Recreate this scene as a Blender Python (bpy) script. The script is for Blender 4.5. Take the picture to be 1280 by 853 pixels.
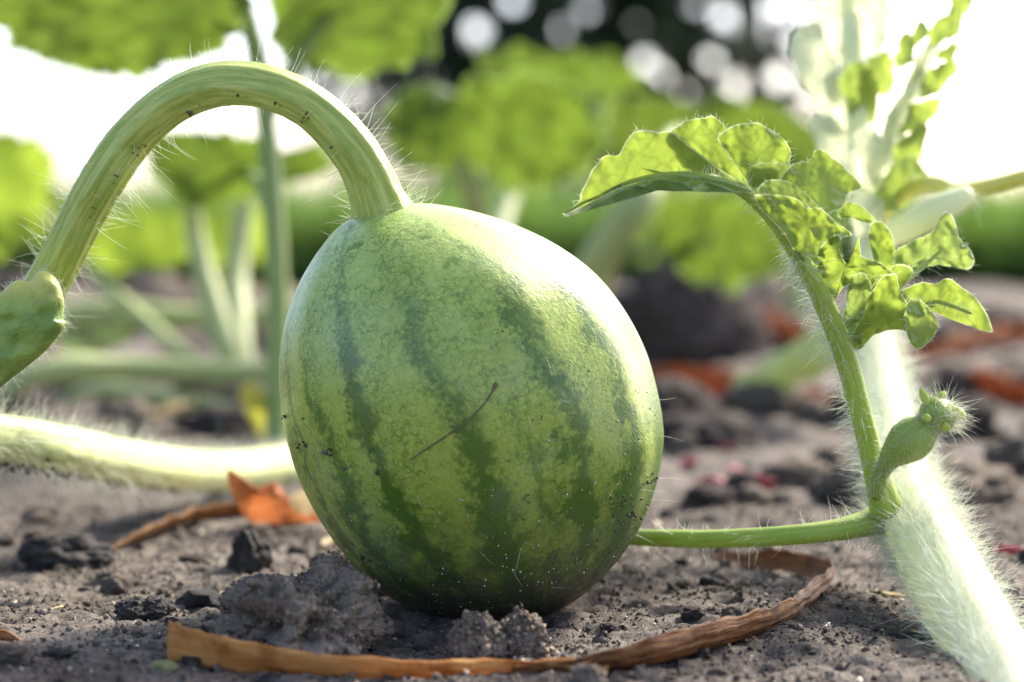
import bpy, math, random
import numpy as np
from mathutils import Vector, noise as mnoise
from mathutils.bvhtree import BVHTree

for o in list(bpy.data.objects):
    bpy.data.objects.remove(o)
SC = bpy.context.scene
COL = SC.collection
RNG = np.random.default_rng(7)
random.seed(7)

# ------------------------------------------------------------------ camera
D = 0.42                     # metres from the lens to the fruit
FPX = 3088.0                 # focal length in photograph pixels (1280 wide)
PX = D / FPX                 # metres per photograph pixel at the fruit
PITCH = math.atan(156.5 / FPX)
HC = D * (math.sin(PITCH) + (770 - 426.5) / FPX * math.cos(PITCH))
CAM = np.array([0.0, 0.0, HC])
FW = np.array([0.0, math.cos(PITCH), -math.sin(PITCH)])
UP = np.array([0.0, math.sin(PITCH), math.cos(PITCH)])
RT = np.array([1.0, 0.0, 0.0])
cam = bpy.data.cameras.new('camera')
cam.sensor_width = 36.0
cam.lens = 36.0 * FPX / 1280.0
cam.clip_start = 0.01
cam.clip_end = 500
cam.dof.use_dof = True
cam.dof.focus_distance = D * 0.962
cam.dof.aperture_fstop = (cam.lens * 0.001) / 0.0060
co = bpy.data.objects.new('camera', cam)
COL.objects.link(co)
co.location = CAM
co.rotation_euler = (math.pi / 2 - PITCH, 0, 0)
SC.camera = co

# ------------------------------------------------------------------ sky, sun, exposure
SUN = np.array([0.52, 0.58, 0.63]); SUN /= np.linalg.norm(SUN)
SUN_EL = math.asin(SUN[2]); SUN_ROT = math.atan2(SUN[0], SUN[1])
w = bpy.data.worlds.new('World'); SC.world = w; w.use_nodes = True
nt = w.node_tree; nt.nodes.clear()
sky = nt.nodes.new('ShaderNodeTexSky'); sky.sky_type = 'NISHITA'; sky.sun_disc = False
sky.sun_elevation = SUN_EL; sky.sun_rotation = SUN_ROT
sky.dust_density = 2.5; sky.air_density = 0.6; sky.ozone_density = 0.6
bg = nt.nodes.new('ShaderNodeBackground'); bg.inputs[1].default_value = 0.135
wo = nt.nodes.new('ShaderNodeOutputWorld')
nt.links.new(sky.outputs[0], bg.inputs[0]); nt.links.new(bg.outputs[0], wo.inputs[0])
sl = bpy.data.lights.new('sun', 'SUN'); sl.energy = 2.8; sl.angle = math.radians(9.0); sl.color = (1.0, 0.95, 0.86)
so = bpy.data.objects.new('sun', sl); COL.objects.link(so)
so.rotation_euler = Vector(-SUN).to_track_quat('-Z', 'Y').to_euler()
so.location = (2, 2, 3)
SC.view_settings.view_transform = 'Standard'
SC.view_settings.look = 'None'
SC.view_settings.exposure = 2.0
SC.view_settings.gamma = 1.0
SC.cycles.max_bounces = 6
SC.cycles.use_denoising = True

# ------------------------------------------------------------------ helpers: space
def P(px, py, k):
    """photograph pixel at depth k*D -> world point"""
    return CAM + k * D * (FW + (px - 640) / FPX * RT - (py - 426.5) / FPX * UP)
def KG(py):
    """depth factor of bare ground seen at image row py"""
    d = FW - (py - 426.5) / FPX * UP
    return -HC / d[2] / D
def G(px, py):
    return P(px, py, KG(py))
def crom(pts, n, closed=False):
    pts = np.asarray(pts, float); m = len(pts)
    if closed:
        seg = m; get = lambda i: pts[i % m]
    else:
        seg = m - 1
        ext = np.vstack([2 * pts[0] - pts[1], pts, 2 * pts[-1] - pts[-2]])
        get = lambda i: ext[i + 1]
    out = []
    ts = np.linspace(0, seg, n, endpoint=not closed)
    for t in ts:
        i = min(int(t), seg - 1); f = t - i
        a, b, c, d = get(i - 1), get(i), get(i + 1), get(i + 2)
        out.append(0.5 * ((2 * b) + (c - a) * f + (2 * a - 5 * b + 4 * c - d) * f * f + (3 * b - a - 3 * c + d) * f ** 3))
    return np.array(out)
def nrm(v):
    v = np.asarray(v, float)
    return v / np.maximum(np.linalg.norm(v, axis=-1, keepdims=True), 1e-12)
def fbm(p, oct=4):
    return mnoise.fractal(Vector(p), 1.0, 2.0, oct)

# ------------------------------------------------------------------ helpers: objects
def tag(o, label=None, cat=None, group=None, kind=None):
    if label: o['label'] = label
    if cat: o['category'] = cat
    if group: o['group'] = group
    if kind: o['kind'] = kind
    return o
def empty(name, loc, label, cat, group=None):
    o = bpy.data.objects.new(name, None); COL.objects.link(o); o.location = loc
    o.empty_display_size = 0.01
    return tag(o, label, cat, group)
def root_loc(o):
    l = Vector((0, 0, 0))
    while o is not None:
        l = l + o.location; o = o.parent
    return np.array(l)
def mesh(name, V, F, mat, tc=None, col=None, smooth=True):
    me = bpy.data.meshes.new(name)
    V = np.ascontiguousarray(V, dtype=np.float32)
    if isinstance(F, np.ndarray):
        nf, k = F.shape
        me.vertices.add(len(V)); me.vertices.foreach_set('co', V.ravel())
        me.loops.add(nf * k); me.loops.foreach_set('vertex_index', F.astype(np.int32).ravel())
        me.polygons.add(nf); me.polygons.foreach_set('loop_start', np.arange(0, nf * k, k, dtype=np.int32))
        me.update(calc_edges=True)
    else:
        me.from_pydata(V.tolist(), [], F); me.update()
    if smooth:
        me.polygons.foreach_set('use_smooth', np.ones(len(me.polygons), dtype=bool))
    if tc is not None:
        a = me.attributes.new('tc', 'FLOAT_VECTOR', 'POINT'); a.data.foreach_set('vector', np.asarray(tc, np.float32).ravel())
    if col is not None:
        a = me.attributes.new('tint', 'FLOAT', 'POINT'); a.data.foreach_set('value', np.asarray(col, np.float32).ravel())
    if mat: me.materials.append(mat)
    return me
def obj(name, V, F, mat, parent=None, tc=None, col=None, smooth=True, origin=None):
    """world-space vertices -> one mesh object; children share their root's origin"""
    V = np.asarray(V, float)
    if parent is not None: org = root_loc(parent)
    else: org = np.zeros(3) if origin is None else np.asarray(origin, float)
    o = bpy.data.objects.new(name, mesh(name, V - org, F, mat, tc, col, smooth))
    COL.objects.link(o)
    if parent is not None: o.parent = parent
    else: o.location = org
    return o
def join(parts):
    """list of (V, F(list or array), tc) -> one"""
    Vs, Fs, Ts, n = [], [], [], 0
    for V, F, T in parts:
        Vs.append(V); Ts.append(T)
        Fs += [[int(i) + n for i in f] for f in F]
        n += len(V)
    return np.vstack(Vs), Fs, np.vstack(Ts)

# ------------------------------------------------------------------ helpers: shapes
def frames(path):
    path = np.asarray(path, float)
    T = nrm(np.gradient(path, axis=0))
    ref = np.array([0, -1.0, 0]) if abs(T[0][1]) < 0.8 else np.array([0, 0, 1.0])
    N = [nrm(ref - T[0] * (ref @ T[0]))]
    for i in range(1, len(path)):
        v = N[-1] - T[i] * (N[-1] @ T[i]); N.append(nrm(v))
    N = np.array(N); B = np.cross(T, N)
    return T, N, B
def tube(path, rad, seg=20, rib=None, cap=True, lump=0.0, lf=300.0):
    path = np.asarray(path, float); rad = np.asarray(rad, float)
    T, N, B = frames(path); n = len(path)
    ph = np.arange(seg) / seg * 2 * math.pi
    L = np.concatenate([[0], np.cumsum(np.linalg.norm(np.diff(path, axis=0), axis=1))])
    V = np.zeros((n, seg, 3)); tc = np.zeros((n, seg, 3))
    for i in range(n):
        m = np.ones(seg) if rib is None else rib(ph, i / (n - 1))
        V[i] = path[i] + rad[i] * m[:, None] * (np.cos(ph)[:, None] * N[i] + np.sin(ph)[:, None] * B[i])
        tc[i] = np.stack([np.cos(ph), np.sin(ph), np.full(seg, L[i] * 100)], 1)
    V = V.reshape(-1, 3); tc = tc.reshape(-1, 3)
    if lump:
        C = np.repeat(path, seg, 0)
        d = nrm(V - C)
        h = np.array([fbm(v * lf, 3) for v in V])
        V = V + d * (h * lump * np.repeat(rad, seg))[:, None]
    F = []
    for i in range(n - 1):
        for j in range(seg):
            F.append((i * seg + j, i * seg + (j + 1) % seg, (i + 1) * seg + (j + 1) % seg, (i + 1) * seg + j))
    if cap:
        F.append(tuple(range(seg - 1, -1, -1))); F.append(tuple((n - 1) * seg + j for j in range(seg)))
    return V, F, tc
def pxtube(ctrl, n=60, seg=20, **kw):
    """ctrl rows: px, py, k, half width in px"""
    c = crom(ctrl, n)
    path = np.array([P(a, b, k) for a, b, k, r in c]); rad = c[:, 3] * c[:, 2] * PX
    return tube(path, rad, seg, **kw), path, rad
def hair_mesh(p0, dirs, L, r, bend, seg=4):
    """tapering three-sided hairs, all vectorised"""
    n = len(p0); dirs = nrm(dirs)
    a = nrm(np.cross(dirs, nrm(RNG.normal(size=(n, 3))))); b = np.cross(dirs, a)
    V = np.zeros((n, seg * 3 + 1, 3))
    for s in range(seg):
        t = s / seg
        c = p0 + dirs * (L * t)[:, None] + bend * (L * t * t)[:, None]
        rr = r * (1 - 0.75 * t)
        for q in range(3):
            an = q * 2 * math.pi / 3
            V[:, s * 3 + q] = c + (a * math.cos(an) + b * math.sin(an)) * (rr if np.isscalar(rr) else rr[:, None])
    V[:, -1] = p0 + dirs * L[:, None] + bend * L[:, None]
    f = []
    for s in range(seg - 1):
        for q in range(3):
            q2 = (q + 1) % 3
            A, B_, C, E = s * 3 + q, s * 3 + q2, (s + 1) * 3 + q2, (s + 1) * 3 + q
            f += [(A, B_, C), (A, C, E)]
    for q in range(3): f.append(((seg - 1) * 3 + q, (seg - 1) * 3 + (q + 1) % 3, seg * 3))
    f = np.array(f)
    F = (f[None] + (np.arange(n) * (seg * 3 + 1))[:, None, None]).reshape(-1, 3)
    return V.reshape(-1, 3), F
def tube_hairs(path, rad, n, Lpx, name, parent, mat, r=0.045e-3, t0=0.0, t1=1.0, lean=0.3, want=None, jit=0.45, tw=None):
    T, N, B = frames(path); m = len(path)
    t = RNG.uniform(t0, t1, n) if tw is None else tw(RNG.uniform(0, 1, n))
    ph = RNG.uniform(0, 2 * math.pi, n)
    if want is not None:                     # reject by side of the tube
        i = np.clip((t * (m - 1)).astype(int), 0, m - 1)
        nn = np.cos(ph)[:, None] * N[i] + np.sin(ph)[:, None] * B[i]
        keep = RNG.uniform(0, 1, n) < np.array([want(a, b) for a, b in zip(t, nn)])
        t, ph = t[keep], ph[keep]
    f = t * (m - 1); i = np.clip(f.astype(int), 0, m - 2); f = (f - i)[:, None]
    c = path[i] * (1 - f) + path[i + 1] * f; rr = (rad[i][:, None] * (1 - f) + rad[i + 1][:, None] * f)
    nn = np.cos(ph)[:, None] * N[i] + np.sin(ph)[:, None] * B[i]
    k = len(t)
    d = nn + T[i] * lean + RNG.normal(size=(k, 3)) * jit * 0.6
    L = np.clip(RNG.lognormal(math.log(Lpx * PX), 0.38, k), Lpx * PX * 0.3, Lpx * PX * 2.0)
    bend = RNG.normal(size=(k, 3)) * 0.17 + np.array([0, 0, -0.06])
    V, F = hair_mesh(c + nn * rr * 0.9, d, L, r * RNG.uniform(0.7, 1.3, k), bend)
    o = obj(name, V, F, mat, parent); o['kind'] = 'stuff'
    return o
def leafpx(outline, k, tilt=(0, 0), dome=0.0, ruf=0.0, rf=0.03, n=90, rings=12, seed=0, curl=None, edge_ruf=0.6, jag=0.0):
    """leaf blade: outline in photograph pixels, at depth k with slopes tilt (k per 1000 px), domed and ruffled in depth"""
    o = crom(outline, n, closed=True)
    if jag:
        cc = o.mean(0)
        o = o + nrm(o - cc) * (jag * np.array([mnoise.noise(Vector((a * 0.045 + seed, b * 0.045, 1.7))) + 0.6 * mnoise.noise(Vector((a * 0.13, b * 0.13 + seed, 4.2))) for a, b in o]))[:, None]
    c = o.mean(0)
    V, tc = [], []
    rs = np.sqrt(np.linspace(0, 1, rings + 1))[1:]
    def depth(q, r):
        x, y = q
        kk = k + tilt[0] * (x - c[0]) / 1000 + tilt[1] * (y - c[1]) / 1000
        mm = dome * (1 - r * r)
        nz = mnoise.noise(Vector((x * rf + seed * 7.3, y * rf, seed * 3.1)))
        n2 = mnoise.noise(Vector((x * rf * 2.7 + seed, y * rf * 2.7, seed * 1.7 + 5)))
        mm += ruf * (nz * (1 - edge_ruf + edge_ruf * r * 1.6) + 0.45 * n2 * r)
        if curl: mm += curl(x, y, r)
        return kk + mm * 0.001 / D
    V.append(P(c[0], c[1], depth(c, 0))); tc.append((0, 0, 0))
    for r in rs:
        for j, q in enumerate(o):
            qq = c + (q - c) * r
            V.append(P(qq[0], qq[1], depth(qq, r))); tc.append((r, j / n, 0))
    F = [(0, 1 + j, 1 + (j + 1) % n) for j in range(n)]
    for i in range(rings - 1):
        for j in range(n):
            a = 1 + i * n; b = a + n
            F.append((a + j, b + j, b + (j + 1) % n, a + (j + 1) % n))
    return np.array(V), F, np.array(tc)
def ribbon(ctrl, n=70, m=11, fold=0.25, ruf=0.0, seed=0, thick=0.00022, ragged=0.12, ends=0.5):
    """dry leaf strip. ctrl rows: world x,y,z, width (m), roll (rad from flat: 0 lies flat, pi/2 stands on edge)"""
    c = crom(ctrl, n)
    path = c[:, :3]; wd = np.maximum(c[:, 3], 1e-4); roll = c[:, 4]
    T = nrm(np.gradient(path, axis=0)); Z = np.array([0, 0, 1.0])
    side = nrm(np.cross(T, Z)); up = np.cross(side, T)
    L = np.concatenate([[0], np.cumsum(np.linalg.norm(np.diff(path, axis=0), axis=1))])
    s = np.linspace(-1, 1, m)
    V, tc = [], []
    for lay in (0, 1):
        for i in range(n):
            a = math.cos(roll[i]) * side[i] + math.sin(roll[i]) * up[i]
            b = np.cross(a, T[i])
            eL = 1 + ragged * fbm((i * 0.33, seed, 0.5), 4) - ragged * 1.5 * max(0, mnoise.noise(Vector((i * 0.6, seed, 7))) - 0.25); eR = 1 + ragged * fbm((i * 0.33, seed + 9.5, 0.5), 4) - ragged * 1.5 * max(0, mnoise.noise(Vector((i * 0.6, seed, 17))) - 0.25)
            for j in range(m):
                q = s[j]; e = eL if q < 0 else eR
                h = fold * (q * q - 0.4) * wd[i] * 0.5
                h += ruf * (fbm((path[i][0] * 120 + q * 1.3, path[i][1] * 120, seed * 3.3), 3)) * (0.4 + abs(q))
                h += 0.00016 * math.sin(q * 14 + seed) + 0.00022 * mnoise.noise(Vector((q * 5 + seed, L[i] * 260, 2.0)))
                V.append(path[i] + a * q * wd[i] * 0.5 * e + b * (h + (thick if lay else 0)))
                tc.append((q * wd[i] * 500, L[i] * 1000, q))
    F = []; K = n * m
    for i in range(n - 1):
        for j in range(m - 1):
            a = i * m + j
            F.append((a, a + 1, a + m + 1, a + m)); F.append((K + a, K + a + m, K + a + m + 1, K + a + 1))
    for i in range(n - 1):
        for j in (0, m - 1):
            a = i * m + j; q = (a, a + m, K + a + m, K + a)
            F.append(q if j == 0 else q[::-1])
    for j in range(m - 1):
        for i in (0, n - 1):
            a = i * m + j; q = (a, K + a, K + a + 1, a + 1)
            F.append(q if i == 0 else q[::-1])
    return np.array(V), F, np.array(tc)
def ico(sub):
    import bmesh
    bm = bmesh.new(); bmesh.ops.create_icosphere(bm, subdivisions=sub, radius=1.0)
    V = np.array([v.co[:] for v in bm.verts]); F = np.array([[v.index for v in f.verts] for f in bm.faces]); bm.free()
    return V, F
ICO = {s: ico(s) for s in (1, 2, 3, 4, 5, 6)}
def clod(size, sub=5, seed=0, rough=0.35, crumb=0.1, pit=0.0):
    """earth clod sitting on z=0: size = half extents in metres"""
    V, F = ICO[sub]; out = np.zeros_like(V)
    for i, v in enumerate(V):
        s = Vector(v) + Vector((seed * 5.1, seed * 2.3, seed))
        r = 1 + rough * mnoise.noise(s * 1.3) + rough * 0.7 * mnoise.noise(s * 2.9)
        b = abs(mnoise.noise(s * 5.5)) ; b2 = abs(mnoise.noise(s * 12.0)); b3 = mnoise.noise(s * 27.0)
        r += crumb * (0.9 - 2.2 * b) + crumb * 0.55 * (0.6 - 1.9 * b2) + crumb * 0.28 * b3
        if pit:
            q = mnoise.noise(s * 3.7 + Vector((9, 2, 4)))
            if q > 0.18: r -= pit * min(1, (q - 0.18) * 4)
        out[i] = v * r
    out *= np.array(size)
    out[:, 2] = np.where(out[:, 2] < -0.6 * size[2], -0.6 * size[2], out[:, 2])
    out[:, 2] += 0.6 * size[2] - 0.0006
    return out, F

# ------------------------------------------------------------------ helpers: materials
class NB:
    def __init__(s, name):
        s.m = bpy.data.materials.new(name); s.m.use_nodes = True; s.t = s.m.node_tree; s.t.nodes.clear()
        s.out = s.t.nodes.new('ShaderNodeOutputMaterial')
    def n(s, typ, ins=None, **props):
        nd = s.t.nodes.new('ShaderNode' + typ)
        for k, v in props.items(): setattr(nd, k, v)
        for k, v in (ins or {}).items():
            sk = nd.inputs[k]
            if isinstance(v, bpy.types.NodeSocket): s.t.links.new(v, sk)
            else: sk.default_value = v
        return nd
    def math(s, op, a, b=None, c=None, clamp=False):
        ins = {0: a}
        if b is not None: ins[1] = b
        if c is not None: ins[2] = c
        nd = s.n('Math', ins, operation=op, use_clamp=clamp); return nd.outputs[0]
    def noise(s, vec, scale, detail=3, rough=0.55, dist=0.0):
        return s.n('TexNoise', {'Vector': vec, 'Scale': scale, 'Detail': detail, 'Roughness': rough, 'Distortion': dist}).outputs[0]
    def ramp(s, fac, stops, interp='LINEAR'):
        nd = s.n('ValToRGB', {0: fac}); cr = nd.color_ramp; cr.interpolation = interp
        while len(cr.elements) < len(stops): cr.elements.new(0.5)
        for e, (p, c) in zip(cr.elements, stops):
            e.position = p
            e.color = (c, c, c, 1) if not isinstance(c, tuple) else (c[0], c[1], c[2], 1)
        return nd.outputs[0]
    def mix(s, f, a, b, mode='MIX'):
        nd = s.t.nodes.new('ShaderNodeMix'); nd.data_type = 'RGBA'; nd.blend_type = mode; nd.clamp_factor = True
        for sk, v in ((nd.inputs[0], f), (nd.inputs[6], a), (nd.inputs[7], b)):
            if isinstance(v, bpy.types.NodeSocket): s.t.links.new(v, sk)
            elif isinstance(v, tuple): sk.default_value = (v[0], v[1], v[2], 1)
            else: sk.default_value = v
        return nd.outputs[2]
    def sstep(s, x, lo, hi, a=0.0, b=1.0):
        return s.n('MapRange', {0: x, 1: lo, 2: hi, 3: a, 4: b}, interpolation_type='SMOOTHSTEP').outputs[0]
    def mm(s):
        tcn = s.n('TexCoord').outputs['Object']
        return s.n('VectorMath', {0: tcn, 3: 1000.0}, operation='SCALE').outputs[0]
    def attr(s, nm='tc'):
        return s.n('Attribute', attribute_name=nm)
    def sep(s, v):
        return s.n('SeparateXYZ', {0: v}).outputs
    def bump(s, h, dist, strength=1.0, normal=None):
        ins = {'Height': h, 'Distance': dist, 'Strength': strength}
        if normal is not None: ins['Normal'] = normal
        return s.n('Bump', ins).outputs[0]
    def bsdf(s, **kw):
        return s.n('BsdfPrincipled', {k.replace('_', ' '): v for k, v in kw.items()}).outputs[0]
    def done(s, sh):
        s.t.links.new(sh, s.out.inputs[0]); return s.m

def mat_melon():
    b = NB('melon_rind'); p = b.mm(); at = b.attr().outputs['Vector']; sx = b.sep(at); u, v = sx[0], sx[1]
    n1 = b.noise(p, 0.085, 2); n2 = b.noise(p, 0.4, 4, 0.6); n3 = b.noise(p, 1.3, 3, 0.6)
    ud = b.math('ADD', u, b.math('MULTIPLY', b.math('SUBTRACT', n1, 0.5), 0.055))
    ud = b.math('ADD', ud, b.math('MULTIPLY', b.math('SUBTRACT', n2, 0.5), 0.052))
    ud = b.math('ADD', ud, b.math('MULTIPLY', b.math('SUBTRACT', n3, 0.5), 0.016))
    deg = lambda a: 0.5 + a / 360.0
    st = [(0.0, 0)]
    for a, wd, s in [(-150, 8, .9), (-122, 7, .8), (-95, 8, .9), (-66, 5, .8), (-48, 5.5, .75), (-31, 7.5, 1.0), (-4, 10, .95), (15, 5, .45), (29, 7, 1.0), (52, 7.5, 1.0), (76, 7, .9), (102, 8, .9), (130, 8, .9)]:
        st += [(deg(a - wd), 0.0), (deg(a), s), (deg(a + wd), 0.0)] if len(st) < 29 else [(deg(a), s)]
    st = sorted(st)[:32]
    stripe = b.ramp(ud, st)
    env = b.ramp(v, [(0.0, 0.25), (0.12, 0.42), (0.35, 0.8), (0.6, 1.0), (1.0, 1.0)])
    big = b.noise(p, 0.06, 2)
    stripe = b.math('MULTIPLY', stripe, b.math('ADD', env, b.math('MULTIPLY', b.math('SUBTRACT', big, 0.5), 1.0)))
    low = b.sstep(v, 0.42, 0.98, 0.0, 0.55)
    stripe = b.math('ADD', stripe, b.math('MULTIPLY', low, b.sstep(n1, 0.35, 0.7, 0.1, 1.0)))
    stripe = b.math('ADD', stripe, b.math('MULTIPLY', b.math('SUBTRACT', n3, 0.5), 0.7))
    s2 = b.sstep(stripe, 0.10, 0.85)
    pd = b.n('VectorMath', {0: p, 1: b.n('VectorMath', {0: b.n('TexNoise', {'Vector': p, 'Scale': 0.9, 'Detail': 3.0}).outputs[1], 3: 2.6}, operation='SCALE').outputs[0]}, operation='ADD').outputs[0]
    vo = b.n('TexVoronoi', {'Vector': pd, 'Scale': 0.66}, feature='DISTANCE_TO_EDGE').outputs[0]
    vo2 = b.n('TexVoronoi', {'Vector': pd, 'Scale': 1.5}, feature='DISTANCE_TO_EDGE').outputs[0]
    rid = lambda sc, wd, off: b.math('SUBTRACT', 1.0, b.sstep(b.math('ABSOLUTE', b.math('SUBTRACT', b.noise(b.n('VectorMath', {0: p, 1: (off, off * 2, -off)}, operation='ADD').outputs[0], sc, 1.5, 0.5, 0.5), 0.5)), 0.0, wd))
    line = b.math('MAXIMUM', rid(0.62, 0.062, 3.0), b.math('MULTIPLY', b.math('SUBTRACT', 1.0, b.sstep(vo, 0.0, 0.17)), 0.5)); line2 = rid(1.25, 0.075, 40.0)
    mask = b.sstep(b.noise(p, 0.17, 3), 0.33, 0.60, 0.35, 1.0)
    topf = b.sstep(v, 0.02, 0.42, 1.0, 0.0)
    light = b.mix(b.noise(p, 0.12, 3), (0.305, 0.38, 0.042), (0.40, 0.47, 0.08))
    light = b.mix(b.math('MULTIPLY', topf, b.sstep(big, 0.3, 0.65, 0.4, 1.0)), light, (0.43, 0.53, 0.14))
    light = b.mix(b.math('MULTIPLY', low, 1.1), light, (0.13, 0.175, 0.025))  # lower rind darkened: shade near the ground put into its green
    dark = b.mix(n2, (0.026, 0.072, 0.006), (0.066, 0.145, 0.013))
    c = b.mix(b.math('MULTIPLY', s2, 0.88), light, dark)
    lf = b.math('MULTIPLY', b.math('MAXIMUM', line, b.math('MULTIPLY', b.math('MULTIPLY', line2, 0.9), b.sstep(b.noise(p, 0.6, 2), 0.42, 0.6))), b.math('MULTIPLY', mask, b.math('ADD', 0.68, b.math('MULTIPLY', s2, 0.25))))
    c = b.mix(lf, c, (0.06, 0.13, 0.012))
    patch = b.math('MULTIPLY', b.sstep(b.noise(p, 0.21, 4, 0.65, 0.6), 0.60, 0.68), b.sstep(v, 0.05, 0.45, 0.75, 0.1))
    c = b.mix(patch, c, (0.085, 0.17, 0.012))
    # waxy bloom, and an earth film that also paints shade under the fruit
    bloom = b.math('MULTIPLY', b.sstep(b.noise(p, 0.07, 4, 0.6), 0.48, 0.72), 0.12)
    c = b.mix(bloom, c, (0.42, 0.52, 0.36))
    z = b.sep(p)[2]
    dirt_shade = b.math('MULTIPLY', b.sstep(z, 27.0, 2.0), b.sstep(b.noise(p, 0.35, 5, 0.7), 0.34, 0.60))
    c = b.mix(b.math('MULTIPLY', dirt_shade, 0.8), c, (0.065, 0.056, 0.032))
    c = b.mix(b.math('MULTIPLY', b.sstep(z, 13.0, 2.0), b.sstep(n2, 0.3, 0.6, 0.55, 0.95)), c, (0.045, 0.036, 0.026))  # contact shade and clinging earth painted together, deepest at the ground
    h = b.math('ADD', b.math('MULTIPLY', b.sstep(vo, 0.0, 0.3), 0.55), b.math('MULTIPLY', b.noise(p, 2.6, 2), 0.9))
    nb = b.bump(h, 0.00008, 0.45)
    ro = b.math('ADD', 0.27, b.math('ADD', b.math('MULTIPLY', dirt_shade, 0.4), b.math('MULTIPLY', n2, 0.14)))
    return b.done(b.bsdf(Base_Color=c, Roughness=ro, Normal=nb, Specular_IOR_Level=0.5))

def mat_stem(name, c1, c2, c3, streak=1.0, rough=0.5, trans=0.12):
    b = NB(name); at = b.attr().outputs['Vector']; p = b.mm()
    sx = b.sep(at)
    vv = b.n('CombineXYZ', {0: sx[0], 1: sx[1], 2: b.math('MULTIPLY', sx[2], 0.25)}).outputs[0]
    n1 = b.noise(vv, 4.5, 4, 0.6); n2 = b.noise(p, 0.35, 3); n3 = b.noise(p, 2.5, 3)
    c = b.mix(b.sstep(n1, 0.36, 0.62), c1, c2)
    c = b.mix(b.sstep(n2, 0.5, 0.75, 0, 0.7), c, c3)
    c = b.mix(b.sstep(n3, 0.66, 0.75, 0, 0.6), c, (0.14, 0.13, 0.06))
    nb = b.bump(b.math('ADD', n1, b.math('MULTIPLY', n3, 0.35)), 0.0003 * streak, 0.7)
    sh = b.bsdf(Base_Color=c, Roughness=rough, Normal=nb)
    if trans:
        tr = b.n('BsdfTranslucent', {'Color': c}).outputs[0]
        sh = b.n('MixShader', {0: trans, 1: sh, 2: tr}).outputs[0]
    return b.done(sh)

def mat_leaf(name, front, trans, rim, vein_scale=0.22, tf=0.5, spots=0.5, vein=0.5, rough=0.5):
    b = NB(name); p = b.mm(); sx = b.sep(b.attr().outputs['Vector'])
    n1 = b.noise(p, 0.15, 3); n2 = b.noise(p, 1.1, 3)
    pd = b.n('VectorMath', {0: p, 1: b.n('VectorMath', {0: b.n('TexNoise', {'Vector': p, 'Scale': 0.4}).outputs[1], 3: 2.5}, operation='SCALE').outputs[0]}, operation='ADD').outputs[0]
    vo = b.n('TexVoronoi', {'Vector': pd, 'Scale': vein_scale}, feature='DISTANCE_TO_EDGE').outputs[0]
    ve = b.math('SUBTRACT', 1.0, b.sstep(vo, 0.0, 0.10))
    ve = b.math('MULTIPLY', ve, vein)
    rm = b.sstep(sx[0], 0.955, 0.985)  # pale leaf margin paints in the rim light on its fine hairs
    c = b.mix(b.math('MULTIPLY', n1, 0.8), front, tuple(x * 0.6 for x in front))
    c = b.mix(b.math('MULTIPLY', ve, 0.5), c, tuple(min(1, x * 1.7) for x in front))
    c = b.mix(b.math('MULTIPLY', rm, 0.8), c, rim)
    t = b.mix(n1, trans, tuple(x * 0.68 for x in trans))
    t = b.mix(ve, t, tuple(x * 0.45 for x in trans))
    t = b.mix(b.math('MULTIPLY', rm, 0.7), t, rim)
    sp = b.sstep(n2, 0.68, 0.74, 0, spots)
    c = b.mix(sp, c, (0.05, 0.045, 0.03)); t = b.mix(sp, t, (0.06, 0.07, 0.02))
    nb = b.bump(b.math('ADD', b.sstep(vo, 0.0, 0.35), b.math('MULTIPLY', n2, 0.25)), 0.0002, 0.5)
    s1 = b.bsdf(Base_Color=c, Roughness=rough, Normal=nb, Specular_IOR_Level=0.3)
    s2 = b.n('BsdfTranslucent', {'Color': t, 'Normal': nb}).outputs[0]
    return b.done(b.n('MixShader', {0: tf, 1: s1, 2: s2}).outputs[0])

def mat_hair():
    b = NB('plant_hair')
    d = b.n('BsdfDiffuse', {'Color': (0.82, 0.84, 0.74, 1)}).outputs[0]; t = b.n('BsdfTranslucent', {'Color': (0.85, 0.86, 0.74, 1)}).outputs[0]
    return b.done(b.n('MixShader', {0: 0.5, 1: d, 2: t}).outputs[0])

SOIL_A, SOIL_B, SOIL_C = (0.125, 0.102, 0.081), (0.060, 0.047, 0.036), (0.20, 0.167, 0.135)
def mat_soil(name, a=SOIL_A, bb=SOIL_B, c3=SOIL_C, wet=0.0, bumpd=0.0007, sparkle=0.6, tint=False):
    b = NB(name); p = b.mm()
    n0 = b.noise(p, 0.025, 3); n1 = b.noise(p, 0.18, 5, 0.65); n2 = b.noise(p, 1.1, 4, 0.65); n3 = b.noise(p, 4.0, 2)
    c = b.mix(b.sstep(n1, 0.35, 0.66), bb, a)
    c = b.mix(b.sstep(n0, 0.42, 0.68, 0, 0.6), c, c3)
    c = b.mix(b.sstep(n2, 0.50, 0.75, 0, 0.65), c, c3)
    c = b.mix(b.sstep(n2, 0.46, 0.28, 0, 0.7), c, tuple(x * 0.55 for x in bb))
    wn = b.n('TexVoronoi', {'Vector': p, 'Scale': 2.1}, feature='F1')
    gl = b.math('MULTIPLY', b.sstep(wn.outputs['Distance'], 0.28, 0.16), b.math('GREATER_THAN', b.sep(wn.outputs['Color'])[0], 0.86))
    c = b.mix(b.math('MULTIPLY', gl, sparkle), c, (0.62, 0.58, 0.52))
    if tint:
        f = b.n('Attribute', attribute_name='tint').outputs['Fac']
        c = b.mix(1.0, c, b.ramp(f, [(0, (0.5, 0.48, 0.47)), (0.7, (1.1, 1.05, 1.0)), (0.9, (1.5, 1.45, 1.4)), (1.0, (5.5, 5.4, 5.0))]), 'MULTIPLY')
    h = b.math('ADD', n2, b.math('MULTIPLY', n3, 0.5))
    nb = b.bump(h, bumpd, 0.9)
    return b.done(b.bsdf(Base_Color=c, Roughness=0.92 - wet, Normal=nb, Specular_IOR_Level=0.25 + wet))

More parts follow.
